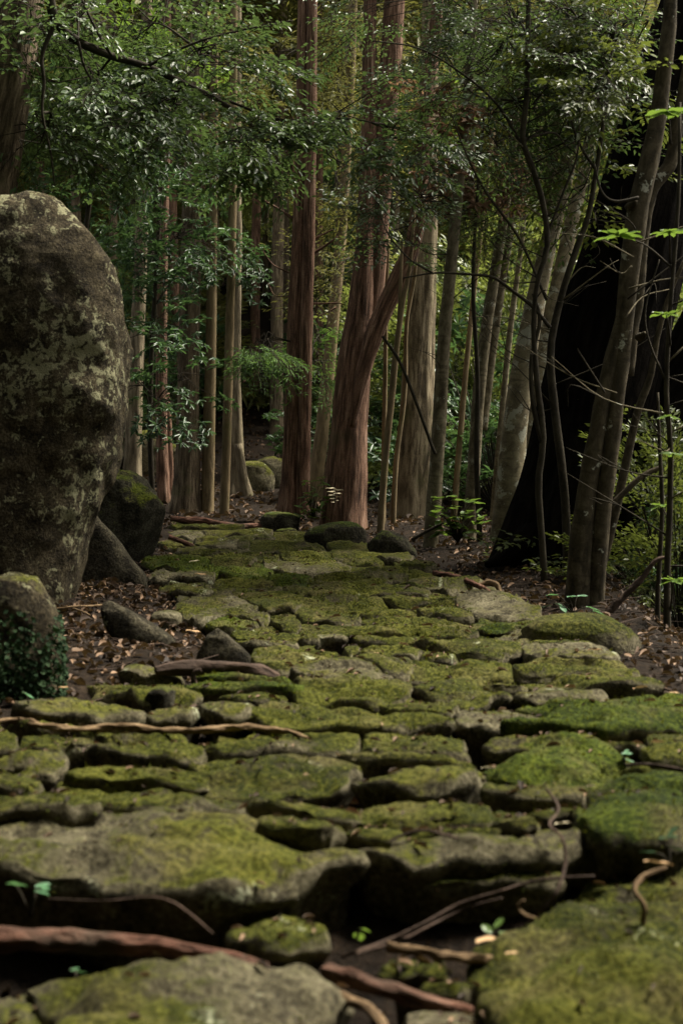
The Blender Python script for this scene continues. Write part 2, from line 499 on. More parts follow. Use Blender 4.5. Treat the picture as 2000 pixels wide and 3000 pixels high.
def terr(x, y):
    x, y = np.asarray(x, float), np.asarray(y, float)
    xl, xr = np.interp(y, EY, EL), np.interp(y, RYy, ERx)
    zp = np.interp(y, bins, prof)
    inside = sstep(x, xl - .05, xl + .15) * (1 - sstep(x, xr - .15, xr + .05)) * (1 - sstep(y, 16.5, 18))
    side = zp - 0.05 + 0.10 * np.clip(xl - x, 0, 3) + 0.05 * np.clip(x - xr, 0, 1.0)
    side = side * (1 - sstep(y, 14, 19)) + sstep(y, 14, 19) * 0.02
    path = zp - 0.13 - 0.10 * (1 - sstep(y, 3.6, 4.3))
    z = side * (1 - inside) + path * inside
    # bank to the left, drop to the right, hillside behind
    z = z + 0.30 * np.clip(-x - 3.2 - .06 * y, 0, 8)
    drop = np.clip(x - (1.95 + .09 * np.clip(y - 9, 0, 30)), 0, 5) * 0.75
    z = z - drop * (1 - 0.75 * sstep(y, 24, 60))
    h = np.clip(y - 22, 0, 14)
    z = z + h * h * 0.011 + np.clip(y - 36, 0, 500) * 0.36
    p = np.stack([x, y, 0 * x], -1).reshape(-1, 3)
    n = fbm(p * .5, 3, 2).reshape(x.shape) * (.03 + .35 * sstep(y, 20, 40)) + fbm(p * 4, 9, 2).reshape(x.shape) * .02
    return z + n


# terrain sheet, finer near the path
gx = np.concatenate([np.linspace(-300, -14, 14), np.linspace(-12, -3.2, 24), np.linspace(-3, 3, 110), np.linspace(3.2, 12, 24), np.linspace(14, 300, 14)])
gy = np.concatenate([np.linspace(-200, -6, 10), np.linspace(-4, 2, 8), np.linspace(2.3, 18, 230), np.linspace(18.3, 34, 50), np.linspace(35, 90, 40), np.linspace(110, 700, 12)])
XX, YY = np.meshgrid(gx, gy)
ZZ = terr(XX, YY)
nx_, ny_ = len(gx), len(gy)
idx = np.arange(nx_ * ny_).reshape(ny_, nx_)
q = np.stack([idx[:-1, :-1], idx[:-1, 1:], idx[1:, 1:], idx[1:, :-1]], -1).reshape(-1, 4)
ground = link('ground', np_mesh('ground', np.stack([XX, YY, ZZ], -1).reshape(-1, 3), [q], [M['soil']]))
tag(ground, 'dark forest soil rising into a wooded slope', None, kind='structure')

path = link('path', None)
tag(path, 'old forest path paved with uneven mossy stones', None, kind='structure')


def sdist(i, x, y):
    a = np.abs((x - CX[i]) / RX[i])
    b = np.abs((y - CY[i] - SL[i] * (x - CX[i]) / RX[i]) / RY[i])
    return (a ** 2.5 + b ** 2.5) ** (1 / 2.5)


near_idx = [[j for j in range(NS) if j != i and abs(CX[i] - CX[j]) < RX[i] + RX[j] + 30 and abs(CY[i] - CY[j]) < RY[i] + RY[j] + 40] for i in range(NS)]
order = np.argsort(-CY)
TOPS = []
for i in order:
    Y = Yc[i]
    wide = px(2 * RX[i], Y)
    nA = int(np.clip(36 + wide * 36, 40, 96))
    th = np.linspace(0, 2 * np.pi, nA, endpoint=False)
    c, s = np.cos(th), np.sin(th)
    wob = 1 + 0.11 * fbm(np.stack([c * 2.4 + i * 3.1, s * 2.4, 0 * c + i], -1), 5, 4, .62)
    best = np.full(nA, .12)
    alive = np.ones(nA, bool)
    ex = rng.uniform(1.7, 3.6)
    e = (np.abs(c) ** ex + np.abs(s) ** ex) ** (-1 / ex)
    npl = rng.integers(6, 10)
    for kk in range(npl):                                # straight broken edges
        ak = 2 * np.pi * (kk + rng.uniform(-.35, .35)) / npl
        cs = np.cos(th - ak)
        e = np.where(cs > .15, np.minimum(e, rng.uniform(.84, 1.04) / np.maximum(cs, .15)), e)
    for t in np.linspace(.14, 1.08, 48):
        x = CX[i] + RX[i] * t * e * c * wob
        y = CY[i] + RY[i] * t * e * s * wob + SL[i] * (x - CX[i]) / RX[i]
        di = sdist(i, x, y)
        ok = np.ones(nA, bool)
        for j in near_idx[i]:
            lat = abs(CX[j] - CX[i]) / (RX[i] + RX[j]) > abs(CY[j] - CY[i]) / (RY[i] + RY[j])
            ok &= sdist(j, x, y) > di + ((-.16 if Yc[i] > 6.5 else -.03) if lat else .022)
        alive &= ok
        best[alive] = t
    # smooth the outline a little
    for _ in range(1):
        best = np.minimum(best, .25 * np.roll(best, 1) + .5 * best + .25 * np.roll(best, -1))
    ox = CX[i] + RX[i] * best * e * c * wob
    oy = CY[i] + RY[i] * best * e * s * wob + SL[i] * (ox - CX[i]) / RX[i]
    out = np.array([G(a, max(b, 1515), zs[i]) for a, b in zip(ox, oy)])
    cen = out.mean(0)
    D = out - cen
    rr = np.hypot(D[:, 0], D[:, 1])
    small = np.percentile(rr, 25)
    rad = np.clip(0.015 / np.maximum(rr, .06), .02, .35)            # rounding radius, as a share of each spoke
    nR = 16 if Y > 6 else 24
    dome = min(.022, small * .09) if not (ST[i][5] == 2 and Y < 6.3) else .085
    if ST[i][2] >= 2690 and RX[i] > 250:
        dome = .075 if CX[i] < 1000 else .11
    ks = np.concatenate([np.linspace(0, 1, nR) ** .8, [1.0, 1.0, 1.0, 1.0, 1.0, 1.0]])
    zz = np.concatenate([np.zeros(nR), [-.006, -.016, -.034, -.055, -.10, -.34]])
    io = np.concatenate([np.zeros(nR), [.28, .72, 1.0, 1.0, 1.0, 1.0]])
    ins = np.concatenate([np.zeros(nR), [0, 0, 0, .010, .05, .09]])      # the slab is undercut below its edge
    V = [[0, 0, dome]]
    for k in range(1, len(ks)):
        if k < nR:
            f = ks[k] * (1 - rad)
            V += list(np.stack([D[:, 0] * f, D[:, 1] * f, dome * (1 - ks[k] ** 2.4) + 0 * f], -1))
        else:
            f = np.maximum(1 - rad * (1 - io[k]) - ins[k] / np.maximum(rr, .12), .3)
            V += list(np.stack([D[:, 0] * f, D[:, 1] * f, zz[k] + 0 * f], -1))
    V = np.array(V)
    W = V + cen
    dl = np.hypot(V[:, 0], V[:, 1])
    lum = fbm(W * np.array([2.2, 3.4, 2.2]), 21, 3)
    led = fbm(W * np.array([3.0, 9.0, 6.0]) + 5, 33, 3)
    fine = fbm(W * 24, 41, 2)
    amp = min(1.0, small / .22)
    ter = np.tanh(6 * fbm(W * np.array([2.4, 6.0, 5.0]) + 11, 35, 3))
    V[:, 2] += amp * (.030 * lum + .022 * led + .020 * ter) + .009 * fine
    sidev = (V[:, 2] < -.02)
    k = (.030 * fbm(W * 7, 55, 3)) / np.maximum(dl, .05)
    V[:, 0] *= 1 + np.where(dl > 0, k, 0) * (.4 + .6 * sidev)
    V[:, 1] *= 1 + np.where(dl > 0, k, 0) * (.4 + .6 * sidev)
    dep = max(np.abs(D[:, 1]).max(), .05)
    V[:, 2] += np.where(V[:, 2] > -.3, -V[:, 1] / dep * rng.uniform(.012, .034), 0)      # slabs lie tipped, near edge up
    R_ = len(ks) - 1
    a = np.arange(nA)
    b = np.roll(a, -1)
    tri = np.stack([0 * a, 1 + a, 1 + b], -1)
    quads = [np.stack([1 + r * nA + a, 1 + (r + 1) * nA + a, 1 + (r + 1) * nA + b, 1 + r * nA + b], -1) for r in range(R_ - 1)]
    mat = M[('stone_tan', 'stone_olive', 'stone_green')[ST[i][5]]]
    link('stone', np_mesh('stone', V, [tri] + quads, [mat]), path, cen)
    if Y < 13:
        qq = np.concatenate(quads[:nR + 1])
        TOPS.append((V + cen, qq, ST[i][5]))


# moss: tiny upright shoots in cushions over the stones
mv, mr = [], np.random.default_rng(3)
for W, qq, kind in TOPS:
    a_, b_, c_, d_ = W[qq[:, 0]], W[qq[:, 1]], W[qq[:, 2]], W[qq[:, 3]]
    nq = np.cross(c_ - a_, d_ - b_)
    ar = np.linalg.norm(nq, axis=1) / 2
    nq = nq / np.maximum(ar[:, None] * 2, 1e-9)
    nq[nq[:, 2] < 0] *= -1
    dens = (500, 1400, 1700)[kind] * min(1.0, (5.5 / W[:, 1].mean()) ** 1.2)
    n = mr.poisson(ar * dens)
    k = np.repeat(np.arange(len(qq)), n)
    if len(k) == 0:
        continue
    f, g = mr.random(len(k))[:, None], mr.random(len(k))[:, None]
    p = (a_[k] * (1 - f) + b_[k] * f) * (1 - g) + (d_[k] * (1 - f) + c_[k] * f) * g
    keep = fbm(p * 7, 91, 3) > (.25, -.15, -.5)[kind]
    p, nk = p[keep], nq[k][keep]
    m = len(p)
    if m == 0:
        continue
    sc = (.7 + .08 * p[:, 1:2]) * mr.uniform(.005, .0115, (m, 1))
    tip = p + nk * sc + mr.normal(0, .5, (m, 3)) * sc
    sd_ = mr.normal(0, 1, (m, 3)) * [1, .4, .2]
    sd_ = sd_ / np.linalg.norm(sd_, axis=1, keepdims=True) * sc * .38
    mv.append(np.stack([p - sd_ - nk * .003, p + sd_ - nk * .003, tip], 1))
mv = np.concatenate(mv)
print('moss shoots', len(mv))
mo = link('moss', np_mesh('moss', mv.reshape(-1, 3), [np.arange(len(mv) * 3).reshape(-1, 3)], [M['moss_shoot']], smooth=False), path)
mo['kind'] = 'stuff'


# ------------------------------------------------------------------ tubes: trunks, limbs, roots, twigs
def catmull(pts, n):
    pts = np.asarray(pts, float)
    if len(pts) == 2:
        t = np.linspace(0, 1, n)[:, None]
        return pts[0] * (1 - t) + pts[1] * t
    Pp = np.vstack([2 * pts[0] - pts[1], pts, 2 * pts[-1] - pts[-2]])
    m = len(pts) - 1
    t = np.linspace(0, m, n)
    k = np.minimum(t.astype(int), m - 1)
    f = (t - k)[:, None]
    p0, p1, p2, p3 = Pp[k], Pp[k + 1], Pp[k + 2], Pp[k + 3]
    return .5 * ((2 * p1) + (-p0 + p2) * f + (2 * p0 - 5 * p1 + 4 * p2 - p3) * f ** 2 + (-p0 + 3 * p1 - 3 * p2 + p3) * f ** 3)


def tube(pts, radii, nseg=14, nlen=None, ridge=0.0, lump=0.0, rfreq=6, flare=0.0, seed=0, cap=True, flat=1.0):
    """returns V, faces, uv for a rough tapering tube through pts"""
    pts = np.asarray(pts, float)
    radii = np.asarray(radii, float)
    L = np.linalg.norm(np.diff(pts, axis=0), axis=1).sum()
    if nlen is None:
        nlen = int(np.clip(L / max(radii.mean() * 1.2, .03), 8, 90))
    C = catmull(pts, nlen)
    Rr = np.interp(np.linspace(0, len(pts) - 1, nlen), np.arange(len(pts)), radii)
    T = np.gradient(C, axis=0)
    T /= np.linalg.norm(T, axis=1)[:, None]
    ref = np.array([0, 1.0, 0]) if abs(T[0][1]) < .8 else np.array([0, 0, 1.0])
    N = ref - T * (T @ ref)[:, None]
    N /= np.linalg.norm(N, axis=1)[:, None]
    B = np.cross(T, N)
    th = np.linspace(0, 2 * np.pi, nseg, endpoint=False)
    ln = np.concatenate([[0], np.cumsum(np.linalg.norm(np.diff(C, axis=0), axis=1))])
    TH, LN = np.meshgrid(th, ln)
    rad = np.repeat(Rr[:, None], nseg, 1)
    if flare:
        rad = rad * (1 + flare * np.exp(-LN / (2.2 * Rr[0])) * (1 + .55 * np.sin(TH * 5 + seed) + .3 * np.sin(TH * 3 + 2 * seed)))
    if ridge or lump:
        q = np.stack([np.cos(TH) * rfreq * .5, np.sin(TH) * rfreq * .5, LN * .9 + seed * 7.7], -1).reshape(-1, 3)
        q2 = np.stack([np.cos(TH) * 1.1, np.sin(TH) * 1.1, LN / max(Rr.mean(), .02) * .35 + seed * 3.3], -1).reshape(-1, 3)
        rad = rad * (1 + ridge * fbm(q, seed, 2).reshape(rad.shape) + lump * fbm(q2, seed + 3, 2).reshape(rad.shape))
    V = C[:, None, :] + rad[..., None] * (np.cos(TH)[..., None] * N[:, None, :] * flat + np.sin(TH)[..., None] * B[:, None, :])
    uv = np.stack([TH / (2 * np.pi) * (2 * np.pi * Rr.mean()), LN], -1).reshape(-1, 2)
    V = V.reshape(-1, 3)
    a = np.arange(nseg)
    b = np.roll(a, -1)
    F = np.concatenate([np.stack([r * nseg + a, r * nseg + b, (r + 1) * nseg + b, (r + 1) * nseg + a], -1) for r in range(nlen - 1)])
    faces = [F]
    if cap:
        n0 = len(V)
        V = np.vstack([V, C[0], C[-1]])
        uv = np.vstack([uv, [0, 0], [0, ln[-1]]])
        faces.append(np.stack([0 * a + n0, b, a], -1))
        faces.append(np.stack([0 * a + n0 + 1, (nlen - 1) * nseg + a, (nlen - 1) * nseg + b], -1))
    return V, faces, uv


def join(parts):
    Vs, Fs, Us, o = [], {}, [], 0
    for V, F, U in parts:
        Vs.append(V)
        Us.append(U)
        for f in F:
            Fs.setdefault(f.shape[1], []).append(f + o)
        o += len(V)
    return np.vstack(Vs), [np.concatenate(v) for v in Fs.values()], np.vstack(Us)


def tube_obj(name, parent, pts, radii, mat, origin=None, **kw):
    V, F, U = tube(pts, radii, **kw)
    o = np.asarray(origin if origin is not None else (0, 0, 0), float)
    return link(name, np_mesh(name, V - o, F, [mat], uv=U), parent)


def stem(pxs, Y, Y2=None):
    """pixel polyline [(u, v, width_px)] at depth Y -> points and radii"""
    n = len(pxs)
    pts, rad = [], []
    for k, (u, v, w) in enumerate(pxs):
        yy = Y if Y2 is None else Y + (Y2 - Y) * k / (n - 1)
        pts.append(P(u, v, yy))
        rad.append(px(w, yy) / 2)
    return np.array(pts), np.array(rad)


# ------------------------------------------------------------------ foliage
def leaf_shape(kind):
    if kind == 'hex':      # pointed oval folded along the midrib
        V = np.array([[0, 0, 0], [.28, .46, .10], [.68, .40, .06], [1, 0, -.10], [.68, -.40, .06], [.28, -.46, .10]])
        return V, np.array([[0, 3, 2, 1], [0, 5, 4, 3]])
    V = np.array([[0, 0, 0], [.45, .5, .09], [1, 0, -.06], [.45, -.5, .09]])
    return V, np.array([[0, 2, 1], [0, 3, 2]])


def nrm(a):
    return a / np.maximum(np.linalg.norm(a, axis=-1, keepdims=True), 1e-9)


def make_spray(r, L, ll, style):
    """one leafy twig along +X; returns leaf arrays (pos, dir, normal, len) and twig segments"""
    pos, d, nn, sz, seg = [], [], [], [], []
    dro = r.uniform(.1, .3)

    def ax(t, yaw0=0):
        return np.array([L * t, 0.04 * L * math.sin(3 * t + yaw0), -dro * L * t * t])
    ph = r.uniform(0, 6)
    nodes = np.linspace(.12, 1, 7 if style != 'fan' else 9)
    prev = ax(0, ph)
    for t in nodes:
        p = ax(t, ph)
        seg.append((prev, p, .0035))
        prev = p
    if style == 'whorl':      # long leaves bunched at twig ends
        tips = [(ax(1, ph), 0.0)]
        for t in (.35, .55, .75):
            for sgn in (-1, 1):
                if r.random() < .8:
                    a = sgn * r.uniform(.5, .95)
                    e = ax(t, ph) + L * r.uniform(.25, .42) * np.array([math.cos(a), math.sin(a), r.uniform(-.1, .25)])
                    seg.append((ax(t, ph), e, .0025))
                    tips.append((e, a))
        for p, a0 in tips:
            n = r.integers(6, 10)
            for k in range(n):
                a = a0 + (k / n - .5) * 4.6 + r.normal(0, .2)
                el = r.uniform(-.45, .35)
                dd = np.array([math.cos(a) * math.cos(el), math.sin(a) * math.cos(el), math.sin(el)])
                pos.append(p)
                d.append(dd)
                nn.append(np.array([r.normal(0, .3), r.normal(0, .3), 1]))
                sz.append(ll * r.uniform(.7, 1.15))
    else:
        for t in nodes:
            for sgn in (-1, 1):
                a = sgn * r.uniform(.6, 1.05)
                tl = L * (.50 - .30 * abs(t - .4)) * r.uniform(.6, 1.1)
                s0 = ax(t, ph)
                dirn = np.array([math.cos(a), math.sin(a), r.uniform(-.25, .12)])
                e = s0 + tl * dirn
                seg.append((s0, e, .002))
                m = max(2, int(tl / (ll * .62)))
                for k in range(m):
                    q = s0 + dirn * tl * ((k + .6) / m)
                    b = a + (1 if k % 2 else -1) * r.uniform(.5, .95)
                    pos.append(q)
                    d.append(np.array([math.cos(b), math.sin(b), r.uniform(-.5, .05)]))
                    nn.append(np.array([r.normal(0, .38), r.normal(0, .38), 1]))
                    sz.append(ll * r.uniform(.65, 1.15))
                pos.append(e)
                d.append(dirn + np.array([0, 0, -.25]))
                nn.append(np.array([r.normal(0, .3), r.normal(0, .3), 1]))
                sz.append(ll * r.uniform(.7, 1.1))
    return np.array(pos), nrm(np.array(d)), np.array(nn), np.array(sz), seg


STYLE = {   # leaf length m, width ratio, spray length, spray style, leaf polygon
    'ovate': (.072, .50, .62, 'fan', 'hex'),
    'small': (.055, .42, .55, 'fan', 'dia'),
    'laurel': (.105, .26, .60, 'whorl', 'hex'),
    'far': (.11, .40, 1.1, 'fan', 'dia'),
    'farlaurel': (.15, .28, .9, 'whorl', 'dia'),
    'conifer': (.085, .16, .75, 'fan', 'dia'),
    'farconifer': (.26, .20, 1.7, 'fan', 'dia'),
    'dead': (.10, .42, .5, 'whorl', 'hex'),
}
TEMPL = {}
for sname, (ll, wr, L, stl, shp) in STYLE.items():
    r_ = np.random.default_rng(abs(hash(sname)) % 1000 if False else sum(map(ord, sname)))
    TEMPL[sname] = [make_spray(r_, L, ll, stl) for _ in range(5)]


def build_sprays(base, fwd, up, scale, style, leaf_keep=1.0, seed=0):
    """sprays at base points (n,3) pointing fwd with up; returns leaf V,F and twig segments"""
    r = np.random.default_rng(seed)
    ll, wr, L, stl, shp = STYLE[style]
    LV, LF = leaf_shape(shp)
    fwd = nrm(fwd)
    side = nrm(np.cross(up, fwd))
    upn = np.cross(fwd, side)
    which = r.integers(0, 5, len(base))
    allV, segA, segB, segR = [], [], [], []
    for k in range(5):
        m = which == k
        if not m.any():
            continue
        pos, d, nn, sz, seg = TEMPL[style][k]
        R = np.stack([fwd[m], side[m], upn[m]], 1)          # rows: local axes
        sc = scale[m]
        pw = np.einsum('lj,njk->nlk', pos, R) * sc[:, None, None] + base[m][:, None, :]
        dw = np.einsum('lj,njk->nlk', d, R)
        nw = np.einsum('lj,njk->nlk', nn, R)
        dw = nrm(dw + r.normal(0, .16, dw.shape))
        nw = nw + r.normal(0, .22, nw.shape)
        yd = nrm(np.cross(nw, dw))
        nz = np.cross(dw, yd)
        s = np.broadcast_to(sz[None], pw.shape[:2]) * (.75 + .25 * sc[:, None]) * r.uniform(.85, 1.15, pw.shape[:2])
        if leaf_keep < 1:
            keep = r.random(pw.shape[:2]) < leaf_keep
        else:
            keep = np.ones(pw.shape[:2], bool)
        pw, dw, yd, nz, s = pw[keep], dw[keep], yd[keep], nz[keep], s[keep]
        Vl = pw[:, None, :] + s[:, None, None] * (LV[None, :, 0:1] * dw[:, None] + LV[None, :, 1:2] * wr * yd[:, None] + LV[None, :, 2:3] * nz[:, None])
        allV.append(Vl.reshape(-1, 3))
        a = np.array([x[0] for x in seg])
        b = np.array([x[1] for x in seg])
        rr = np.array([x[2] for x in seg])
        segA.append((np.einsum('lj,njk->nlk', a, R) * sc[:, None, None] + base[m][:, None]).reshape(-1, 3))
        segB.append((np.einsum('lj,njk->nlk', b, R) * sc[:, None, None] + base[m][:, None]).reshape(-1, 3))
        segR.append(np.tile(rr, m.sum()))
    V = np.vstack(allV)
    nl = len(V) // len(LV)
    F = (LF[None] + (np.arange(nl) * len(LV))[:, None, None]).reshape(-1, LF.shape[1])
    return V, F, (np.vstack(segA), np.vstack(segB), np.concatenate(segR))


def prisms(A_, B_, R0, R1=None):
    """three-sided sticks from A to B"""
    A_, B_ = np.asarray(A_), np.asarray(B_)
    R1 = R0 * .7 if R1 is None else R1
    t = nrm(B_ - A_)
    ref = np.where(np.abs(t[:, 2:3]) < .9, np.array([[0, 0, 1.0]]), np.array([[1.0, 0, 0]]))
    s = nrm(np.cross(t, ref))
    u = np.cross(s, t)
    V = []
    for base, rr in ((A_, R0), (B_, R1)):
        for k in range(3):
            an = 2 * math.pi * k / 3
            V.append(base + rr[:, None] * (math.cos(an) * s + math.sin(an) * u))
    V = np.stack(V, 1)
    F = np.array([[0, 1, 4, 3], [1, 2, 5, 4], [2, 0, 3, 5]])
    n = len(A_)
    return V.reshape(-1, 3), (F[None] + (np.arange(n) * 6)[:, None, None]).reshape(-1, 4)


def foliage_mesh(name, base, fwd, scale, style, mat, branch=None, seed=0, leaf_keep=1.0, origin=None, twigs=True, updir=None):
    """branch: (A,B,R) extra sticks"""
    up = np.tile(np.array([0, 0, 1.0]), (len(base), 1)) + np.random.default_rng(seed + 5).normal(0, .22, (len(base), 3))
    V, F, (sa, sb, sr) = build_sprays(base, fwd, up, scale, style, leaf_keep, seed)
    faces, mi = [F], [np.zeros(len(F), int)]
    if twigs:
        if branch is not None:
            sa, sb, sr = np.vstack([sa, branch[0]]), np.vstack([sb, branch[1]]), np.concatenate([sr, branch[2]])
        V2, F2 = prisms(sa, sb, sr)
        F2 = F2 + len(V)
        V = np.vstack([V, V2])
        faces.append(F2)
        mi.append(np.ones(len(F2), int))
    if origin is not None:
        V = V - np.asarray(origin)
    return np_mesh(name, V, faces, [mat, M['twig']], np.concatenate(mi), smooth=False)


def blob_points(u, v, Y, ru, rv, ry, n, r, gap=.0):
    """points scattered in an ellipsoid, thinned by noise so gaps open"""
    c = P(u, v, Y)
    R = np.array([px(ru, Y), ry, px(rv, Y)])
    out = []
    while len(out) < n:
        d = r.normal(0, 1, (n * 3, 3))
        d = nrm(d) * (r.random((n * 3, 1)) ** (1 / 2.2))
        p = c + d * R
        k = fbm(p * 1.6, 77, 2) > gap
        out += list(p[k])
        gap -= .1
    return np.array(out[:n]), c


def crown(parent, blobs, style, mat, root, seed=0, name='crown', sc=(.7, 1.2), drop=-.15, leaf_keep=1.0, origin=None, limb_r=.02, twigs=True):
    """blobs: (u, v, Y, ru, rv, ry, n). Limbs run from root points to the blobs, twigs from limbs to sprays."""
    r = np.random.default_rng(seed)
    B_, Fw, bA, bB, bR = [], [], [], [], []
    limbs = []
    root = np.asarray(root, float).reshape(-1, 3)
    for bl in blobs:
        pts, c = blob_points(*bl, r)
        j = np.argmin(np.linalg.norm(root - c, axis=1))
        a = root[j]
        mid = (a + c) / 2 + np.array([0, 0, .12 * np.linalg.norm(c - a)]) + r.normal(0, .06, 3) * np.linalg.norm(c - a)
        lp = catmull([a, mid, c], 12)
        limbs.append((np.array([a, mid, c]), limb_r))
        for p in pts:
            q = lp[r.integers(5, 12)]
            m = (p + q) / 2 + r.normal(0, .08, 3) + np.array([0, 0, .05])
            bA += [q, m]
            bB += [m, p]
            bR += [.007, .0048]
            dirn = nrm((p - c) * np.array([1, 1, .35]) + r.normal(0, .25, 3) * np.linalg.norm(p - c) + 1e-4)
            dirn = dirn + np.array([0, 0, drop]) + r.normal(0, .2, 3)
            Fw.append(dirn)
        B_.append(pts)
    B_ = np.vstack(B_)
    me = foliage_mesh(name, B_, np.array(Fw), r.uniform(sc[0], sc[1], len(B_)), style, mat, (np.array(bA), np.array(bB), np.array(bR)), seed, leaf_keep, origin, twigs)
    o = link(name, me, parent)
    for pts, lr in limbs:
        if np.linalg.norm(pts[0] - pts[-1]) > .3:
            tube_obj('limb', parent, pts, [lr, lr * .7, lr * .35], M['twig'], origin, nseg=6, nlen=14)
    return o


def on_ground(p):
    return np.array([p[0], p[1], float(terr(np.array([p[0]]), np.array([p[1]]))[0])])


def tree(name, label, pxs, Y, mat, group=None, cat='tree', Y2=None, ridge=.06, lump=.06, flare=.25, nseg=20, extra=(), rfreq=7, seed=0, bury=.25):
    """trunk traced in pixels from base to top; extra: further stems [(pxs, Y, Y2)]; returns Empty at its base"""
    pts, rad = stem(pxs, Y, Y2)
    g = on_ground(pts[0])
    t = thing(name, label, cat, g, group)
    if pts[0][2] > g[2] - bury:
        d = pts[1] - pts[0]
        k = (pts[0][2] - (g[2] - bury)) / max(d[2], .05)
        pts = np.vstack([pts[0] - d * k, pts])
        rad = np.concatenate([[rad[0] * 1.06], rad])
    tube_obj('trunk', t, pts, rad, mat, g, nseg=nseg, ridge=ridge, lump=lump, flare=flare, rfreq=rfreq, seed=seed, nlen=int(np.clip(np.ptp(pts[:, 2]) * 7, 20, 90)))
    for k, e in enumerate(extra):
        p2, r2 = stem(e[0], e[1], e[2] if len(e) > 2 else None)
        tube_obj('stem', t, p2, r2, mat, g, nseg=max(10, nseg - 6), ridge=ridge, lump=lump, rfreq=rfreq, seed=seed + 11 + k)
    return t


def gof(t):
    return np.array(t.location)


# ------------------------------------------------------------------ boulders and loose rocks
def rock(name, label, rows, Y, mat, depth=.9, amp=.05, freq=2.2, group=None, cat='rock', nA=72, sub=6, lean=0.0, bury=0.0, seed=0, sq=2.3, facets=14, gain=.42):
    """solid of stacked rounded sections; rows (v, u_left, u_right) from top to bottom at depth Y, real depth = depth * mean half width"""
    rows = np.array(rows, float)
    v = np.interp(np.linspace(0, len(rows) - 1, (len(rows) - 1) * sub + 1), np.arange(len(rows)), rows[:, 0])
    t = np.linspace(0, len(rows) - 1, len(v))
    ul = catmull(np.stack([rows[:, 1], rows[:, 1], rows[:, 1]], -1), len(v))[:, 0]
    ur = catmull(np.stack([rows[:, 2], rows[:, 2], rows[:, 2]], -1), len(v))[:, 0]
    th = np.linspace(0, 2 * np.pi, nA, endpoint=False)
    e = (np.abs(np.cos(th)) ** sq + np.abs(np.sin(th)) ** sq) ** (-1 / sq)
    meanw = np.mean((ur - ul) / 2)
    V = []
    for k in range(len(v)):
        a, b = P(ul[k], v[k], Y), P(ur[k], v[k], Y)
        c = (a + b) / 2
        hw = np.linalg.norm(b - a) / 2
        dd = depth * (.5 * hw + .5 * px(meanw, Y)) * min(1, hw / px(meanw, Y) * 1.6)
        off = lean * k / len(v)
        V += [[c[0] + hw * e[i] * math.cos(th[i]), c[1] + off + dd * e[i] * math.sin(th[i]), c[2] - bury * (k / len(v))] for i in range(nA)]
    V = np.array(V)
    nR = len(v)
    V = np.vstack([V, V[:nA].mean(0) + [0, 0, .01], V[-nA:].mean(0)])
    c = V.mean(0)
    d = nrm(V - c)
    n = fbm(V * freq + seed * 3.7, 61 + seed, 4, gain)
    V = V + d * (amp * n)[:, None]
    V = V + d * (amp * .12 * fbm(V * freq * 7, 71 + seed, 3))[:, None]
    pr = np.random.default_rng(900 + seed)
    ext = np.ptp(V, axis=0) / 2
    for _ in range(facets):                                  # broken flat faces
        nv = pr.normal(0, 1, 3)
        nv[2] = max(nv[2], -.1)
        nv /= np.linalg.norm(nv)
        lim = np.linalg.norm(nv * ext) * pr.uniform(.84, .97)
        over = np.maximum((V - c) @ nv - lim, 0)
        V = V - nv * (over * .85)[:, None]
    a = np.arange(nA)
    b = np.roll(a, -1)
    quads = np.concatenate([np.stack([r * nA + a, (r + 1) * nA + a, (r + 1) * nA + b, r * nA + b], -1) for r in range(nR - 1)])
    t1 = np.stack([0 * a + nR * nA, a, b], -1)
    t2 = np.stack([0 * a + nR * nA + 1, (nR - 1) * nA + b, (nR - 1) * nA + a], -1)
    org = np.array([c[0], c[1], V[:, 2].min()])
    o = link(name, np_mesh(name, V - org, [quads, t1, t2], [mat]), None, org)
    return tag(o, label, cat, group)


rock('boulder', 'huge lichen-spotted boulder leaning over the leaf litter at the path edge',
     [(594, -240, 60), (602, -300, 150), (640, -350, 235), (700, -370, 310), (790, -390, 356), (900, -400, 386), (1050, -410, 398), (1200, -400, 374), (1340, -390, 328), (1450, -380, 288), (1560, -360, 256), (1680, -340, 232), (1770, -320, 216)],
     9.6, M['boulder'], .75, .09, 1.5, nA=150, sub=14, seed=1, facets=6, gain=.55, sq=2.8, cat='boulder')
rock('boulder', 'rounded green mossy boulder behind the huge boulder beside the path',
     [(1368, 310, 350), (1378, 280, 400), (1410, 262, 452), (1460, 250, 490), (1520, 255, 503), (1570, 270, 500), (1620, 290, 480)], 13.0, M['mossy_dark'], .9, .12, 1.6, nA=90, seed=2, cat='boulder', bury=.1)
rock('rock', 'pointed dark slab of rock leaning between the two boulders',
     [(1486, 250, 268), (1520, 225, 292), (1560, 205, 325), (1600, 190, 355), (1640, 180, 385), (1690, 175, 428), (1740, 180, 430)], 11.0, M['dark_bare'], .5, .03, 2.4, seed=3, facets=0, sq=4)
rock('rock', 'ivy-covered rock in the litter at the left edge below the huge boulder',
     [(1685, 20, 70), (1700, -30, 105), (1760, -70, 135), (1830, -90, 165), (1900, -100, 185), (1990, -100, 190), (2090, -90, 170)], 6.4, M['boulder'], .9, .04, 3, seed=4, nA=80, facets=4)
rock('rock', 'long dark slab tilted in the leaf litter beside the path',
     [(1765, 300, 335), (1790, 295, 385), (1830, 305, 450), (1870, 330, 505), (1915, 370, 522), (1950, 390, 515)], 7.9, M['dark_bare'], .6, .02, 3, seed=5, facets=0, sq=4)
rock('rock', 'upright dark wedge of stone in front of the mossy path edge',
     [(1843, 628, 645), (1862, 605, 668), (1890, 590, 700), (1915, 578, 725), (1945, 575, 745)], 7.3, M['dark_bare'], .5, .015, 4, seed=6, facets=0, sq=4)
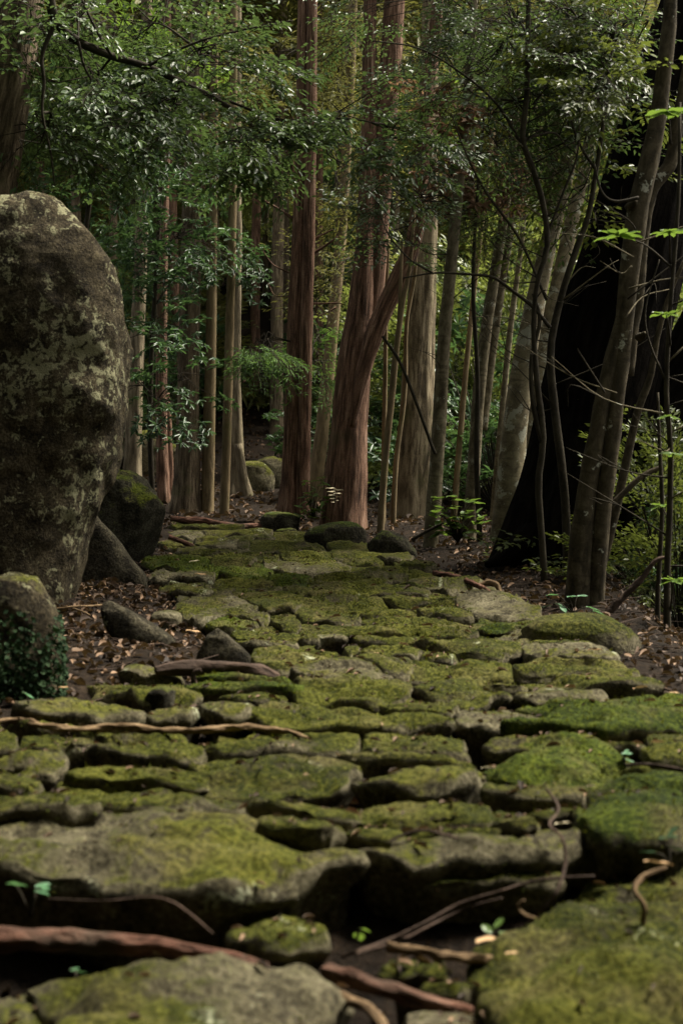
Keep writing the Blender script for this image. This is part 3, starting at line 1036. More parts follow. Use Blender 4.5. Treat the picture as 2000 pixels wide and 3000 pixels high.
rock('rock', 'small flat brown stone lying in the leaf litter',
     [(1797, 460, 525), (1808, 442, 533), (1828, 445, 532), (1850, 455, 525)], 8.7, M['stone_tan'], .9, .02, 5, seed=7)
rock('rock', 'low brown slab at the litter edge next to the small stub',
     [(1948, 370, 420), (1962, 345, 480), (1985, 350, 535), (2010, 370, 545), (2035, 400, 540)], 6.75, M['stone_tan'], .7, .02, 4, seed=8)
rock('rock', 'small brown pebble in front of the path ledge',
     [(2017, 450, 490), (2030, 432, 505), (2050, 428, 508), (2072, 440, 495)], 6.15, M['dark_rock'], .9, .02, 6, seed=9)
rock('rock', 'dark boulder at the foot of the red cedar at the path end',
     [(1502, 775, 860), (1512, 762, 885), (1532, 758, 895), (1560, 765, 895)], 16.9, M['dark_rock'], .9, .05, 2.5, seed=10)
rock('rock', 'broad black rock at the path end under the leaning forked cedar',
     [(1534, 990, 1045), (1545, 925, 1064), (1562, 885, 1068), (1585, 880, 1068), (1605, 890, 1066)], 14.9, M['dark_rock'], .7, .05, 2.5, seed=11)
rock('rock', 'black jagged rock at the path edge below the pale trunk',
     [(1556, 1120, 1160), (1570, 1105, 1190), (1595, 1075, 1205), (1620, 1080, 1222), (1650, 1095, 1225)], 13.6, M['dark_rock'], .8, .05, 3, seed=12)
rock('rock', 'small dark mossy rock left of the broad black rock',
     [(1546, 830, 855), (1552, 805, 868), (1565, 800, 870)], 16.0, M['dark_rock'], .8, .03, 3, seed=13)
rock('boulder', 'smooth dome of green moss at the path edge below the grey twin trunk',
     [(1800, 1600, 1720), (1812, 1550, 1790), (1840, 1520, 1840), (1880, 1530, 1875), (1930, 1560, 1905), (1975, 1600, 1900)], 8.0, M['stone_olive'], .75, .03, 2, seed=14, cat='boulder', nA=90, sub=8)
for k, (u, v, w, h) in enumerate([(735, 1385, 60, 34), (775, 1405, 34, 26), (705, 1400, 40, 24), (790, 1370, 46, 30), (430, 1310, 70, 40), (500, 1330, 50, 30)]):
    rock('rock', ('mossy stone on the leafy bank behind the slim poles', 'stone on the bank beside the pale furrowed trunk')[k > 3],
         [(v - h, u - w * .3, u + w * .3), (v - h * .7, u - w * .75, u + w * .75), (v, u - w, u + w), (v + h, u - w, u + w), (v + h * 2, u - w * .9, u + w * .9)],
         24.5 + k * .3, M['stone_olive'], .8, .06, 2, group=('mossy stones on the bank', 'stones on the far bank')[k > 3], seed=20 + k, nA=40, sub=4)

# ------------------------------------------------------------------ trees, traced from base to top
T = {}
T['corner'] = tree('cedar_tree', 'dark cedar trunk leaning in the top corner above the huge boulder',
                   [(-95, 1500, 170), (-60, 900, 160), (-20, 480, 150), (25, 250, 140), (55, 60, 130), (80, -120, 120)], 12.5, M['cedar_grey'], nseg=36, seed=1, ridge=.05)
T['pale_left'] = tree('cedar_tree', 'pale ragged trunk just behind the huge boulder', [(388, 1400, 52), (402, 1000, 42), (415, 700, 38), (425, 400, 34), (432, -200, 28)], 25, M['pale_bark'], seed=2, ridge=.09)
T['rosy'] = tree('cedar_tree', 'slim rosy trunk rising from behind the mossy boulder', [(480, 1455, 40), (473, 1250, 34), (475, 900, 31), (480, 600, 30), (487, 300, 28), (490, -250, 22)], 22, M['cedar'], seed=3,
                  extra=[([(500, 1450, 22), (497, 1300, 18), (490, 1150, 14)], 22.3)])
T['straight'] = tree('cedar_tree', 'stout straight grey-brown cedar left of two slim poles', [(542, 1500, 88), (548, 1400, 72), (553, 1150, 66), (558, 800, 58), (566, 500, 54), (578, 200, 48), (590, -100, 42), (600, -400, 36)], 20, M['cedar_grey'], nseg=34, seed=4, flare=.15, ridge=.02)
T['pole_a'] = tree('pole_tree', 'olive smooth straight pole tree beside the stout straight cedar', [(607, 1508, 40), (612, 1300, 36), (618, 1000, 31), (622, 700, 28), (627, 300, 25), (632, -300, 20)], 20, M['pole'], seed=5, ridge=.02, lump=.03, flare=.1)
T['pole_b'] = tree('pole_tree', 'slender reddish pole tree in front of the pale furrowed cedar', [(656, 1525, 29), (664, 1300, 27), (672, 1000, 26), (680, 700, 24), (684, 400, 22), (688, -300, 18)], 19.2, M['pole'], seed=6, ridge=.02, lump=.03, flare=.1)
T['furrow'] = tree('cedar_tree', 'pale furrowed cedar with roots behind the slender reddish pole', [(700, 1440, 66), (692, 1340, 44), (688, 1100, 36), (690, 800, 34), (692, 500, 32), (694, -300, 26)], 23.5, M['pale_bark'], seed=7, ridge=.10, flare=.6,
                    extra=[([(725, 1480, 24), (712, 1400, 28), (698, 1300, 24)], 23.2)])
T['red'] = tree('cedar_tree', 'tall red cedar with a fused second stem at the path end',
                [(848, 1500, 72), (852, 1420, 62), (860, 1200, 54), (868, 900, 48), (880, 600, 42), (886, 300, 38), (890, 0, 35), (894, -500, 30)], 18, M['cedar'], nseg=34, seed=8, flare=.12, ridge=.015,
                extra=[([(886, 1505, 44), (888, 1400, 40), (893, 1200, 38), (899, 900, 36), (907, 600, 34), (911, 300, 32), (915, -100, 28), (916, -500, 24)], 17.9)])
T['olive_lean'] = tree('cedar_tree', 'slim olive trunk leaning to the right behind the tall red cedar', [(925, 1405, 46), (945, 1250, 40), (970, 1000, 37), (992, 750, 34), (1010, 500, 32), (1030, 100, 28), (1040, -300, 22)], 22, M['pole'], seed=9, ridge=.05)
T['fork'] = tree('cedar_tree', 'big leaning cedar forking into three stems beside the tall red cedar',
                 [(1005, 1535, 138), (1010, 1450, 122), (1022, 1250, 110), (1040, 1050, 98), (1056, 900, 76), (1068, 700, 54), (1078, 450, 48), (1082, 200, 42), (1086, -400, 32)], 17, M['cedar'], nseg=40, seed=10, flare=.06, ridge=.02,
                 extra=[([(1030, 1230, 24), (1052, 1100, 56), (1080, 950, 76), (1102, 700, 66), (1126, 400, 66), (1146, 150, 62), (1162, -100, 56), (1180, -450, 46)], 17.1),
                        ([(1030, 1250, 20), (1060, 1100, 44), (1105, 955, 56), (1165, 820, 54), (1215, 690, 46), (1238, 450, 42), (1255, 250, 40), (1278, 50, 34), (1300, -300, 26)], 16.8)])
T['pale'] = tree('cedar_tree', 'thick pale beige furrowed trunk right of the forked cedar', [(1195, 1620, 128), (1202, 1450, 108), (1215, 1250, 98), (1228, 1000, 86), (1240, 750, 72), (1248, 600, 64), (1256, 300, 52), (1262, -300, 42)], 18.5, M['beige_bark'], nseg=34, seed=11, flare=.12, ridge=.10)
T['sap_a'] = tree('sapling', 'thin pole sapling with a small fork between the forked cedar and the pale trunk', [(1115, 1540, 22), (1128, 1350, 20), (1148, 1150, 20), (1162, 1010, 17), (1180, 880, 15), (1200, 780, 11), (1215, 600, 8)], 16.5, M['pole'], seed=12, ridge=.02, lump=.05, flare=0, nseg=12,
                  extra=[([(1160, 1030, 16), (1168, 950, 13), (1172, 850, 11), (1178, 700, 8)], 16.5)])
T['sap_b'] = tree('sapling', 'very thin straight sapling just left of the small forked sapling', [(1122, 1500, 16), (1124, 1300, 15), (1128, 1100, 14), (1130, 900, 12), (1138, 700, 9)], 17.4, M['pole'], seed=13, ridge=.02, lump=.04, flare=0, nseg=10)
T['slim_a'] = tree('slim_tree', 'smooth grey slim tree standing in front of the pale trunk', [(1258, 1625, 46), (1272, 1450, 44), (1285, 1250, 42), (1300, 1000, 38), (1318, 800, 35), (1338, 600, 32), (1362, 350, 28), (1385, 50, 22), (1400, -200, 16)], 14.5, M['slim_bark'], seed=14, ridge=.02, lump=.05, flare=.1)
T['slim_b'] = tree('slim_tree', 'slim grey tree of two close stems left of the lichen-spotted trunk', [(1372, 1580, 42), (1385, 1400, 38), (1402, 1150, 37), (1425, 950, 34), (1455, 760, 30), (1480, 600, 26), (1505, 400, 22), (1520, 150, 16)], 15.5, M['slim_bark'], seed=15, ridge=.02, lump=.06, flare=.1,
                   extra=[([(1415, 1260, 24), (1435, 1080, 26), (1462, 880, 24), (1490, 700, 22), (1512, 480, 18), (1530, 300, 12)], 15.7)])
T['lichen'] = tree('slim_tree', 'pale lichen-spotted trunk leaning towards the black tree', [(1475, 1560, 78), (1498, 1350, 74), (1525, 1120, 70), (1555, 950, 62), (1590, 780, 54), (1625, 640, 50), (1655, 520, 46), (1690, 300, 40), (1715, 100, 32), (1735, -150, 24)], 15, M['lichen_bark'], seed=16, nseg=26, ridge=.02, lump=.07, flare=.15,
                   extra=[([(1620, 660, 44), (1610, 560, 36), (1625, 400, 30), (1650, 200, 22)], 15)])
T['lichen_b'] = tree('slim_tree', 'brown trunk half hidden behind the lichen-spotted trunk', [(1535, 1480, 62), (1560, 1250, 55), (1590, 1050, 50), (1640, 800, 44), (1680, 620, 40), (1720, 450, 32), (1745, 200, 24)], 16.4, M['lichen_bark'], seed=17, ridge=.03, lump=.07)
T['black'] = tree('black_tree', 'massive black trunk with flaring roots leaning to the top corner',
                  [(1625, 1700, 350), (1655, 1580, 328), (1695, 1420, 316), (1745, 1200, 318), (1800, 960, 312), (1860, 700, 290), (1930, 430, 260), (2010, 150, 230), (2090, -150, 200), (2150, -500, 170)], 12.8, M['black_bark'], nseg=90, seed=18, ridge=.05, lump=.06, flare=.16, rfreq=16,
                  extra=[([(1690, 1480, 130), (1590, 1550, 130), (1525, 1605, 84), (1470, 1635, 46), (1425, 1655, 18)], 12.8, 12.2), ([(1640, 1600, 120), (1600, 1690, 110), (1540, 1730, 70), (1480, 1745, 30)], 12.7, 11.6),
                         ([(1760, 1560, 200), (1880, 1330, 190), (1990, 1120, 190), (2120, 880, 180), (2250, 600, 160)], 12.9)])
T['twin'] = tree('slim_tree', 'grey smooth twin trunk in front of the massive black trunk',
                 [(1738, 1790, 58), (1752, 1600, 54), (1775, 1400, 52), (1800, 1200, 52), (1822, 1000, 54), (1842, 800, 56), (1862, 640, 63), (1890, 520, 58), (1925, 350, 49), (1950, 150, 42), (1968, -80, 36), (1980, -400, 29)], 10, M['smooth'], nseg=28, seed=19, ridge=.02, lump=.10, flare=.1,
                 extra=[([(1690, 1790, 80), (1695, 1650, 73), (1718, 1450, 58), (1750, 1250, 49), (1785, 1080, 44), (1815, 950, 38), (1845, 840, 31)], 10.0),
                        ([(1835, 1100, 40), (1852, 960, 38), (1868, 850, 38), (1880, 700, 35), (1905, 560, 44), (1960, 480, 40), (1985, 350, 35), (2020, 150, 28)], 10.2)])
T['thin_right'] = tree('sapling', 'thin bent stem right of the grey twin trunk', [(1785, 1560, 32), (1808, 1470, 28), (1840, 1320, 26), (1868, 1200, 24), (1905, 1100, 20), (1925, 980, 17), (1965, 850, 13), (2010, 750, 10)], 10.6, M['smooth'], seed=20, ridge=.02, lump=.06, flare=0, nseg=12,
                       extra=[([(1780, 1490, 20), (1830, 1440, 18), (1880, 1395, 17), (1935, 1368, 14)], 10.5)])
T['wavy_a'] = tree('sapling', 'thin dark wavy sapling left of the grey twin trunk',
                   [(1597, 1780, 22), (1588, 1600, 20), (1576, 1420, 20), (1590, 1280, 19), (1572, 1120, 17), (1562, 960, 15), (1572, 830, 14), (1602, 720, 17), (1590, 600, 17), (1555, 480, 18), (1530, 410, 18), (1542, 280, 16), (1545, 100, 16), (1550, -150, 12)], 11.2, M['twig'], seed=21, ridge=.02, lump=.06, flare=0, nseg=12,
                   extra=[([(1588, 1300, 17), (1560, 1180, 15), (1556, 1050, 13), (1580, 940, 11), (1560, 860, 9)], 11.2)])
T['wavy_b'] = tree('sapling', 'dark crooked sapling stem crossing the edge of the black trunk',
                   [(1660, 1640, 26), (1655, 1480, 26), (1640, 1330, 25), (1618, 1150, 24), (1612, 1020, 22), (1640, 880, 20), (1690, 720, 18), (1720, 640, 16), (1745, 500, 14), (1770, 330, 12), (1790, 150, 10)], 11.6, M['twig'], seed=22, ridge=.02, lump=.05, flare=0, nseg=12)
T['edge_a'] = tree('sapling', 'thin dark stem standing at the right edge beyond the mossy dome', [(1955, 1960, 26), (1952, 1700, 20), (1960, 1500, 18), (1962, 1300, 16), (1950, 1150, 15), (1962, 900, 13), (1985, 600, 11), (1990, 300, 8)], 9.3, M['twig'], seed=23, ridge=.02, lump=.05, flare=0, nseg=10)
T['edge_b'] = tree('sapling', 'second thin dark stem beside the right edge stem', [(1930, 1960, 18), (1925, 1750, 15), (1938, 1500, 13), (1930, 1300, 11), (1925, 1150, 8)], 9.8, M['twig'], seed=24, ridge=.02, lump=.05, flare=0, nseg=10)
T['stub_low'] = tree('cedar_tree', 'orange-brown trunk down the slope below the grey twin trunk', [(1862, 1850, 86), (1866, 1720, 62), (1872, 1600, 56), (1880, 1400, 52), (1888, 1100, 48), (1895, 700, 40)], 19, M['cedar'], seed=25, ridge=.10)
T['stub_low_b'] = tree('cedar_tree', 'pale trunk beside the orange-brown one down the slope', [(1905, 1760, 40), (1908, 1650, 36), (1912, 1400, 34), (1918, 1000, 30)], 20, M['pale_bark'], seed=26, ridge=.08)
T['lean_a'] = tree('sapling', 'thin pale stem leaning between the smooth slim tree and the two-stemmed tree', [(1325, 1560, 20), (1345, 1300, 18), (1372, 1000, 16), (1405, 700, 14), (1440, 400, 11), (1460, 100, 8)], 18.5, M['pole'], seed=27, ridge=.02, lump=.05, flare=0, nseg=10)
T['lean_b'] = tree('sapling', 'thin grey stem just left of the lichen-spotted trunk', [(1440, 1560, 22), (1462, 1300, 20), (1490, 1000, 18), (1528, 700, 15), (1560, 400, 11), (1580, 150, 8)], 17.5, M['slim_bark'], seed=28, ridge=.02, lump=.05, flare=0, nseg=10)
T['lean_c'] = tree('sapling', 'crooked thin stem between the thick pale trunk and the forked cedar', [(1150, 1560, 17), (1160, 1350, 16), (1185, 1150, 14), (1190, 950, 12), (1215, 800, 10), (1225, 600, 8)], 17.2, M['pole'], seed=29, ridge=.02, lump=.07, flare=0, nseg=10)
T['lean_d'] = tree('sapling', 'thin brown stem crossing in front of the two-stemmed slim tree', [(1405, 1590, 18), (1395, 1350, 16), (1398, 1100, 14), (1385, 850, 12), (1395, 600, 10), (1420, 300, 7)], 14.9, M['twig'], seed=30, ridge=.02, lump=.07, flare=0, nseg=10)
# further back, on the shaded slope
FAR = [(745, 1265, 28, 34, 'cedar'), (808, 1310, 36, 31, 'cedar_grey'), (838, 1290, 24, 37, 'cedar_grey'), (520, 1330, 26, 30, 'cedar'), (640, 1330, 20, 36, 'cedar_grey'), (935, 1330, 26, 33, 'cedar'),
       (985, 1300, 24, 36, 'cedar_grey'), (340, 1330, 26, 29, 'cedar_grey'), (240, 1330, 30, 31, 'cedar_grey'), (130, 1300, 30, 34, 'cedar'), (778, 1200, 16, 44, 'cedar_grey'), (600, 1240, 18, 42, 'cedar'),
       (705, 1220, 18, 46, 'cedar_grey'), (440, 1260, 20, 38, 'cedar_grey'), (1010, 1280, 20, 40, 'cedar'), (1345, 1200, 26, 38, 'pale_bark'), (1430, 1150, 22, 44, 'cedar_grey'), (1290, 1250, 20, 42, 'cedar'), (1100, 1220, 22, 45, 'cedar_grey'),
       (1560, 1150, 26, 40, 'cedar_grey'), (1660, 1100, 28, 46, 'cedar'), (1385, 1250, 24, 33, 'pale_bark'), (1480, 1200, 20, 36, 'cedar'), (660, 1180, 14, 50, 'cedar_grey'), (1165, 1290, 26, 34, 'pale_bark'), (300, 1240, 18, 42, 'cedar'), (860, 1180, 16, 50, 'cedar'), (380, 1220, 16, 46, 'cedar_grey'), (1870, 1300, 26, 38, 'pale_bark'), (1950, 1250, 22, 42, 'cedar')]
far_trees = []
LAND = [(-200, 'the left edge'), (270, 'the huge boulder'), (400, 'the pale ragged trunk'), (478, 'the rosy trunk'), (550, 'the stout straight cedar'), (615, 'the olive pole'), (672, 'the reddish pole'), (870, 'the tall red cedar'),
        (1030, 'the forked cedar'), (1215, 'the thick pale trunk'), (1300, 'the smooth slim tree'), (1420, 'the two-stemmed slim tree'), (1540, 'the lichen-spotted trunk'), (1700, 'the massive black trunk'), (2200, 'the right edge')]


def between(u):
    for (a, n1), (b, n2) in zip(LAND[:-1], LAND[1:]):
        if a <= u < b:
            return n1, n2
    return LAND[-2][1], LAND[-1][1]


seen_lab = {}
for k, (u, v, w, Y, mt) in enumerate(FAR):
    g = on_ground(P(u, v, Y))
    lean = rng.uniform(-.5, .5)
    hgt = rng.uniform(15, 20)
    w0 = px(w, Y) / 2
    n1, n2 = between(u)
    lab = '%s distant cedar between %s and %s' % ({'cedar': 'reddish', 'cedar_grey': 'grey', 'pale_bark': 'pale'}[mt], n1, n2)
    seen_lab[lab] = seen_lab.get(lab, 0) + 1
    lab += ('', ', farther one', ', third one', ', fourth one', ', fifth one')[min(4, seen_lab[lab] - 1)]
    t = thing('cedar_tree', lab, 'tree', g, 'cedars on the far slope')
    tube_obj('trunk', t, [np.array([0, 0, -.4]), np.array([lean * .2, 0, hgt * .3]), np.array([lean, 0, hgt])], [w0 * 1.15, w0 * .9, w0 * .4], M[mt], None, nseg=14, nlen=40, ridge=.07, lump=.05, flare=.2, seed=40 + k)
    far_trees.append((t, g, hgt))

# cedar crowns: shared meshes of feathery sprays, high up
cm = []
for k in range(3):
    r = np.random.default_rng(100 + k)
    n = 70
    zz_ = r.uniform(0, 1, n)
    an = r.uniform(0, 6.283, n)
    rad = (1 - zz_ * .8) * 2.3 * np.sqrt(r.uniform(.05, 1, n))
    b = np.stack([np.cos(an) * rad, np.sin(an) * rad, zz_ * 8], -1)
    f = np.stack([np.cos(an), np.sin(an), r.uniform(-.5, .1, n)], -1)
    cm.append(foliage_mesh('cedar_crown', b, f, r.uniform(.7, 1.2, n), 'farconifer', M['conifer'], None, 300 + k))


def put_crown(t, x, y, z, s, k, rz=0):
    o = link('crown', cm[k % 3], t)
    o.location = (x, y, z)
    o.scale = (s, s, s)
    o.rotation_euler = (0, 0, rz)


for k, (t, g, hgt) in enumerate(far_trees):
    low = max(5.0, CAM_Z + g[1] * .235 - g[2])
    put_crown(t, 0, 0, min(low, hgt - 7), rng.uniform(1.0, 1.35), k, k * 1.3)
for k, (nm, top) in enumerate([('corner', (-3.0, 12.6, 10)), ('pale_left', (-3.6, 25, 10.5)), ('rosy', (-2.8, 22, 9.5)), ('straight', (-2.1, 20, 9.2)), ('furrow', (-1.8, 23.5, 10)), ('red', (-.4, 18.2, 9.0)), ('olive_lean', (.2, 22, 10)),
                               ('fork', (-.2, 17, 12.5)), ('pole_a', (-1.8, 20, 10)), ('pole_b', (-1.5, 19.2, 10.4)), ('black', (7.5, 15, 9.5))]):
    t = T[nm]
    g = gof(t)
    put_crown(t, top[0] - g[0], top[1] - g[1], top[2] + 2.5 - g[2], .7, k + 1, k * 2.1)

# stubs and dead branches on the red cedar and its neighbours
for tn, pl in [('red', [(918, 742, 10), (960, 715, 7), (990, 692, 4)]), ('red', [(920, 700, 7), (975, 672, 4)]), ('red', [(918, 890, 6), (985, 888, 4), (1010, 892, 3)]), ('red', [(858, 640, 9), (815, 612, 7), (775, 588, 5)]),
               ('red', [(848, 800, 5), (800, 775, 4), (770, 735, 3)]), ('red', [(846, 870, 4), (805, 865, 3), (785, 830, 3)]), ('fork', [(1240, 420, 10), (1330, 425, 6), (1400, 420, 4)]), ('furrow', [(712, 1120, 5), (760, 1090, 3)]),
               ('red', [(846, 1050, 5), (822, 1090, 6), (826, 1130, 5)]), ('straight', [(580, 1000, 5), (620, 1040, 3)]), ('olive_lean', [(985, 900, 5), (930, 930, 3)])]:
    p_, r_ = stem(pl, {'red': 18, 'fork': 16.8, 'furrow': 23.4, 'straight': 20, 'olive_lean': 21.8}[tn])
    tube_obj('dead_branch', T[tn], p_, r_, M['cedar'], gof(T[tn]), nseg=7, nlen=12, lump=.15)
# knots on the twin trunk
for (u, v, s, Y) in [(1852, 600, 17, 9.93), (1880, 985, 15, 9.95)]:
    c = P(u, v, Y)
    tube_obj('knot', T['twin'], [c + [0, .1, 0], c + [0, 0, 0], c + [0.01, -.05, .02]], [px(s, Y) * .9, px(s, Y) * .8, px(s, Y) * .35], M['smooth'], gof(T['twin']), nseg=12, nlen=8, lump=.15)

# ------------------------------------------------------------------ understory crowns
def rootpts(pl, Y, Y2=None):
    return stem([(u, v, 1) for u, v in pl], Y, Y2)[0]


# arching bough of the corner tree
arc = [(120, -260, 40), (140, -60, 32), (165, 60, 28), (230, 122, 25), (330, 165, 22), (430, 195, 20), (560, 255, 18), (650, 300, 15), (770, 390, 11), (860, 430, 7)]
t = tree('broadleaf_tree', 'broadleaf tree arching a long dark bough over the huge boulder', [(-240, 1400, 60), (-200, 900, 55), (-120, 300, 50), (0, -150, 45), (110, -260, 40)], 12.0, M['twig'], seed=50, nseg=14,
         extra=[(arc, 12.0, 12.8), ([(165, 60, 14), (125, 160, 12), (130, 240, 10), (125, 330, 8), (150, 450, 6), (160, 540, 4)], 11.6), ([(330, 165, 10), (300, 120, 9), (250, 20, 8), (210, -80, 7)], 12.0),
                ([(230, 122, 9), (250, 200, 7), (300, 290, 6), (340, 400, 4)], 12), ([(560, 255, 10), (680, 300, 8), (820, 350, 7), (960, 345, 6), (1090, 360, 4), (1190, 420, 3)], 12.6, 13.4), ([(430, 195, 9), (560, 130, 7), (700, 90, 6), (860, 60, 4)], 12.4)])
rp = np.vstack([rootpts([a[:2] for a in arc], 12, 12.8), rootpts([(125, 160), (125, 330), (150, 450)], 11.6), rootpts([(680, 300), (820, 350), (960, 345), (1090, 360)], 12.8), rootpts([(560, 130), (700, 90), (860, 60)], 12.5)])
crown(t, [(250, 260, 12.6, 260, 150, .9, 34), (120, 420, 12.4, 170, 130, .8, 20), (500, 330, 13, 170, 100, .9, 24), (600, 200, 12.8, 170, 90, .8, 22), (700, 420, 13, 150, 90, .8, 17), (860, 420, 13.2, 150, 70, .7, 14),
          (1010, 340, 13.4, 120, 50, .5, 9), (1150, 430, 13.5, 100, 45, .5, 7), (960, 470, 13.3, 110, 40, .5, 5), (420, 60, 13, 170, 80, .8, 14), (250, 40, 12.6, 200, 90, .8, 18), (60, 80, 12, 130, 130, .7, 11)],
      'ovate', M['leaf_ovate'], rp, 51, sc=(.65, 1.3), leaf_keep=.8, origin=gof(t), limb_r=.012)

# laurels between the trunks on the left
t = tree('laurel_tree', 'slender laurel with dark glossy leaves between the rosy and stout trunks', [(446, 1440, 18), (440, 1200, 16), (452, 900, 14), (470, 600, 11), (490, 350, 8)], 19.2, M['twig'], seed=52, nseg=10, flare=0, lump=.05)
rp = rootpts([(440, 1200), (448, 1000), (452, 900), (462, 720), (470, 600), (490, 350)], 19.2)
crown(t, [(430, 600, 19, 150, 110, 1.2, 26), (540, 680, 19.3, 140, 90, 1.1, 21), (400, 780, 19, 90, 110, 1.0, 15), (500, 830, 19.4, 110, 80, 1.0, 14), (440, 980, 18.8, 90, 90, .8, 12), (420, 1120, 18.6, 90, 100, .7, 11), (560, 1110, 18.2, 55, 45, .5, 5),
          (520, 470, 19.2, 170, 90, 1.1, 21), (640, 760, 19.6, 90, 60, .8, 9), (510, 1180, 18.6, 50, 60, .5, 5)], 'laurel', M['leaf_laurel'], rp, 53, sc=(.8, 1.3), origin=gof(t), limb_r=.012)
t = tree('laurel_tree', 'taller laurel with bright leaf bunches high above the huge boulder', [(215, 1420, 20), (230, 1100, 18), (250, 700, 16), (300, 350, 12), (340, 50, 9)], 17.5, M['twig'], seed=54, nseg=10, flare=0, lump=.05)
rp = rootpts([(230, 1100), (240, 900), (250, 700), (270, 500), (300, 350), (340, 50)], 17.5)
crown(t, [(250, 480, 17, 210, 120, 1.2, 30), (400, 420, 17.4, 150, 120, 1.2, 24), (180, 300, 17, 170, 120, 1.2, 21)], 'laurel', M['leaf_laurel'], rp, 55, sc=(.8, 1.3), origin=gof(t), limb_r=.012)
crown(t, [(430, 180, 16.5, 130, 80, .9, 20), (340, 280, 16.6, 150, 80, .9, 19), (500, 230, 16.6, 60, 40, .5, 6), (240, 120, 16.6, 120, 90, .9, 12)], 'laurel', M['leaf_bright'], rp, 56, sc=(.8, 1.25), origin=gof(t), limb_r=.012)

# small-leaved trees filling the right half
t = T['wavy_a']
rp = rootpts([(1590, 600), (1555, 480), (1530, 410), (1542, 280), (1545, 100), (1550, -100)], 11.2)
crown(t, [(1500, 80, 11.6, 228, 132, 1.17, 22), (1640, 180, 11.4, 180, 144, 1.04, 18), (1420, 220, 11.8, 180, 120, 1.04, 14), (1700, 60, 11.6, 204, 108, 1.04, 16), (1560, 320, 11.4, 144, 96, 0.91, 9), (1650, 420, 11.6, 132, 96, 0.91, 8), (1420, 380, 12, 120, 84, 0.78, 6)],
      'small', M['leaf_ovate'], rp, 60, sc=(.7, 1.35), leaf_keep=.75, origin=gof(t), limb_r=.011)
t = T['wavy_b']
rp = rootpts([(1690, 720), (1720, 640), (1745, 500), (1770, 330), (1790, 150)], 11.6)
crown(t, [(1800, 100, 11.2, 180, 144, 0.91, 16), (1760, 300, 11.2, 132, 132, 0.78, 10), (1900, 60, 11.2, 168, 108, 0.91, 12), (1700, 560, 11.6, 108, 96, 0.65, 5)], 'ovate', M['leaf_olive'], rp, 61, sc=(.6, 1.15), leaf_keep=.8, origin=gof(t), limb_r=.010)
t = T['slim_a']
rp = rootpts([(1318, 800), (1338, 600), (1362, 350), (1385, 50)], 14.5)
crown(t, [(1350, 130, 14.8, 150, 120, 1.1, 34), (1230, -10, 14.6, 210, 60, 1.1, 20), (1400, 60, 14.8, 180, 100, 1.2, 30), (1230, 580, 14.6, 120, 90, .9, 9), (1320, 500, 14.6, 110, 90, .9, 15), (1170, 690, 14.8, 110, 80, .9, 8), (1080, 600, 14.8, 90, 70, .8, 4)],
      'small', M['leaf_ovate'], rp, 62, sc=(.8, 1.5), leaf_keep=.8, origin=gof(t), limb_r=.012)
t = T['slim_b']
rp = rootpts([(1455, 760), (1480, 600), (1505, 400), (1520, 150)], 15.5)
crown(t, [(1480, 520, 15.6, 144, 108, 1.04, 10), (1380, 620, 15.6, 132, 96, 1.04, 8), (1560, 620, 15.6, 120, 96, 1.04, 7), (1500, 250, 15.8, 216, 144, 1.30, 19), (1640, 300, 15.8, 192, 144, 1.30, 14)], 'small', M['leaf_olive'], rp, 63, sc=(.8, 1.5), leaf_keep=.8, origin=gof(t), limb_r=.012)
crown(t, [(1350, 250, 15, 108, 96, 0.78, 5), (1340, 340, 15, 96, 84, 0.65, 5), (1450, 430, 15, 108, 84, 0.78, 5), (1320, 440, 15, 72, 48, 0.52, 5), (1380, 480, 15, 96, 60, 0.52, 5)], 'dead', M['leaf_dead'], rp, 64, name='dead_leaves', sc=(.7, 1.1), drop=-.5, origin=gof(t), limb_r=.008)
t = T['lichen']
rp = rootpts([(1655, 520), (1690, 300), (1715, 100), (1735, -150)], 15)
crown(t, [(1780, 300, 15.5, 180, 168, 1.30, 14), (1650, 120, 15.4, 192, 144, 1.30, 16), (1850, 180, 15.5, 180, 144, 1.30, 14)], 'ovate', M['leaf_bright'], rp, 65, sc=(.9, 1.3), origin=gof(t), limb_r=.012)
t = T['olive_lean']
rp = rootpts([(992, 750), (1010, 500), (1030, 100)], 22)
crown(t, [(1010, 150, 20.5, 120, 130, 1.0, 24), (1000, 560, 20.5, 80, 120, .9, 16), (1010, 760, 20.5, 70, 90, .8, 11), (780, 200, 21, 110, 120, .9, 19), (960, 60, 20.5, 100, 80, .8, 16)], 'conifer', M['conifer'], rp, 66, sc=(1, 1.6), origin=gof(t), limb_r=.015)
# bright conifer sprig beside the red cedar
t = T['red']
crown(t, [(775, 1010, 17.6, 55, 28, .4, 8), (750, 1040, 17.6, 40, 22, .3, 5), (925, 1060, 18.2, 40, 60, .4, 7), (935, 980, 18.2, 30, 30, .3, 5)], 'conifer', M['conifer_bright'], rootpts([(850, 1000), (905, 1040)], 17.9), 67, sc=(.5, .8), drop=-.5, origin=gof(t), limb_r=.010)

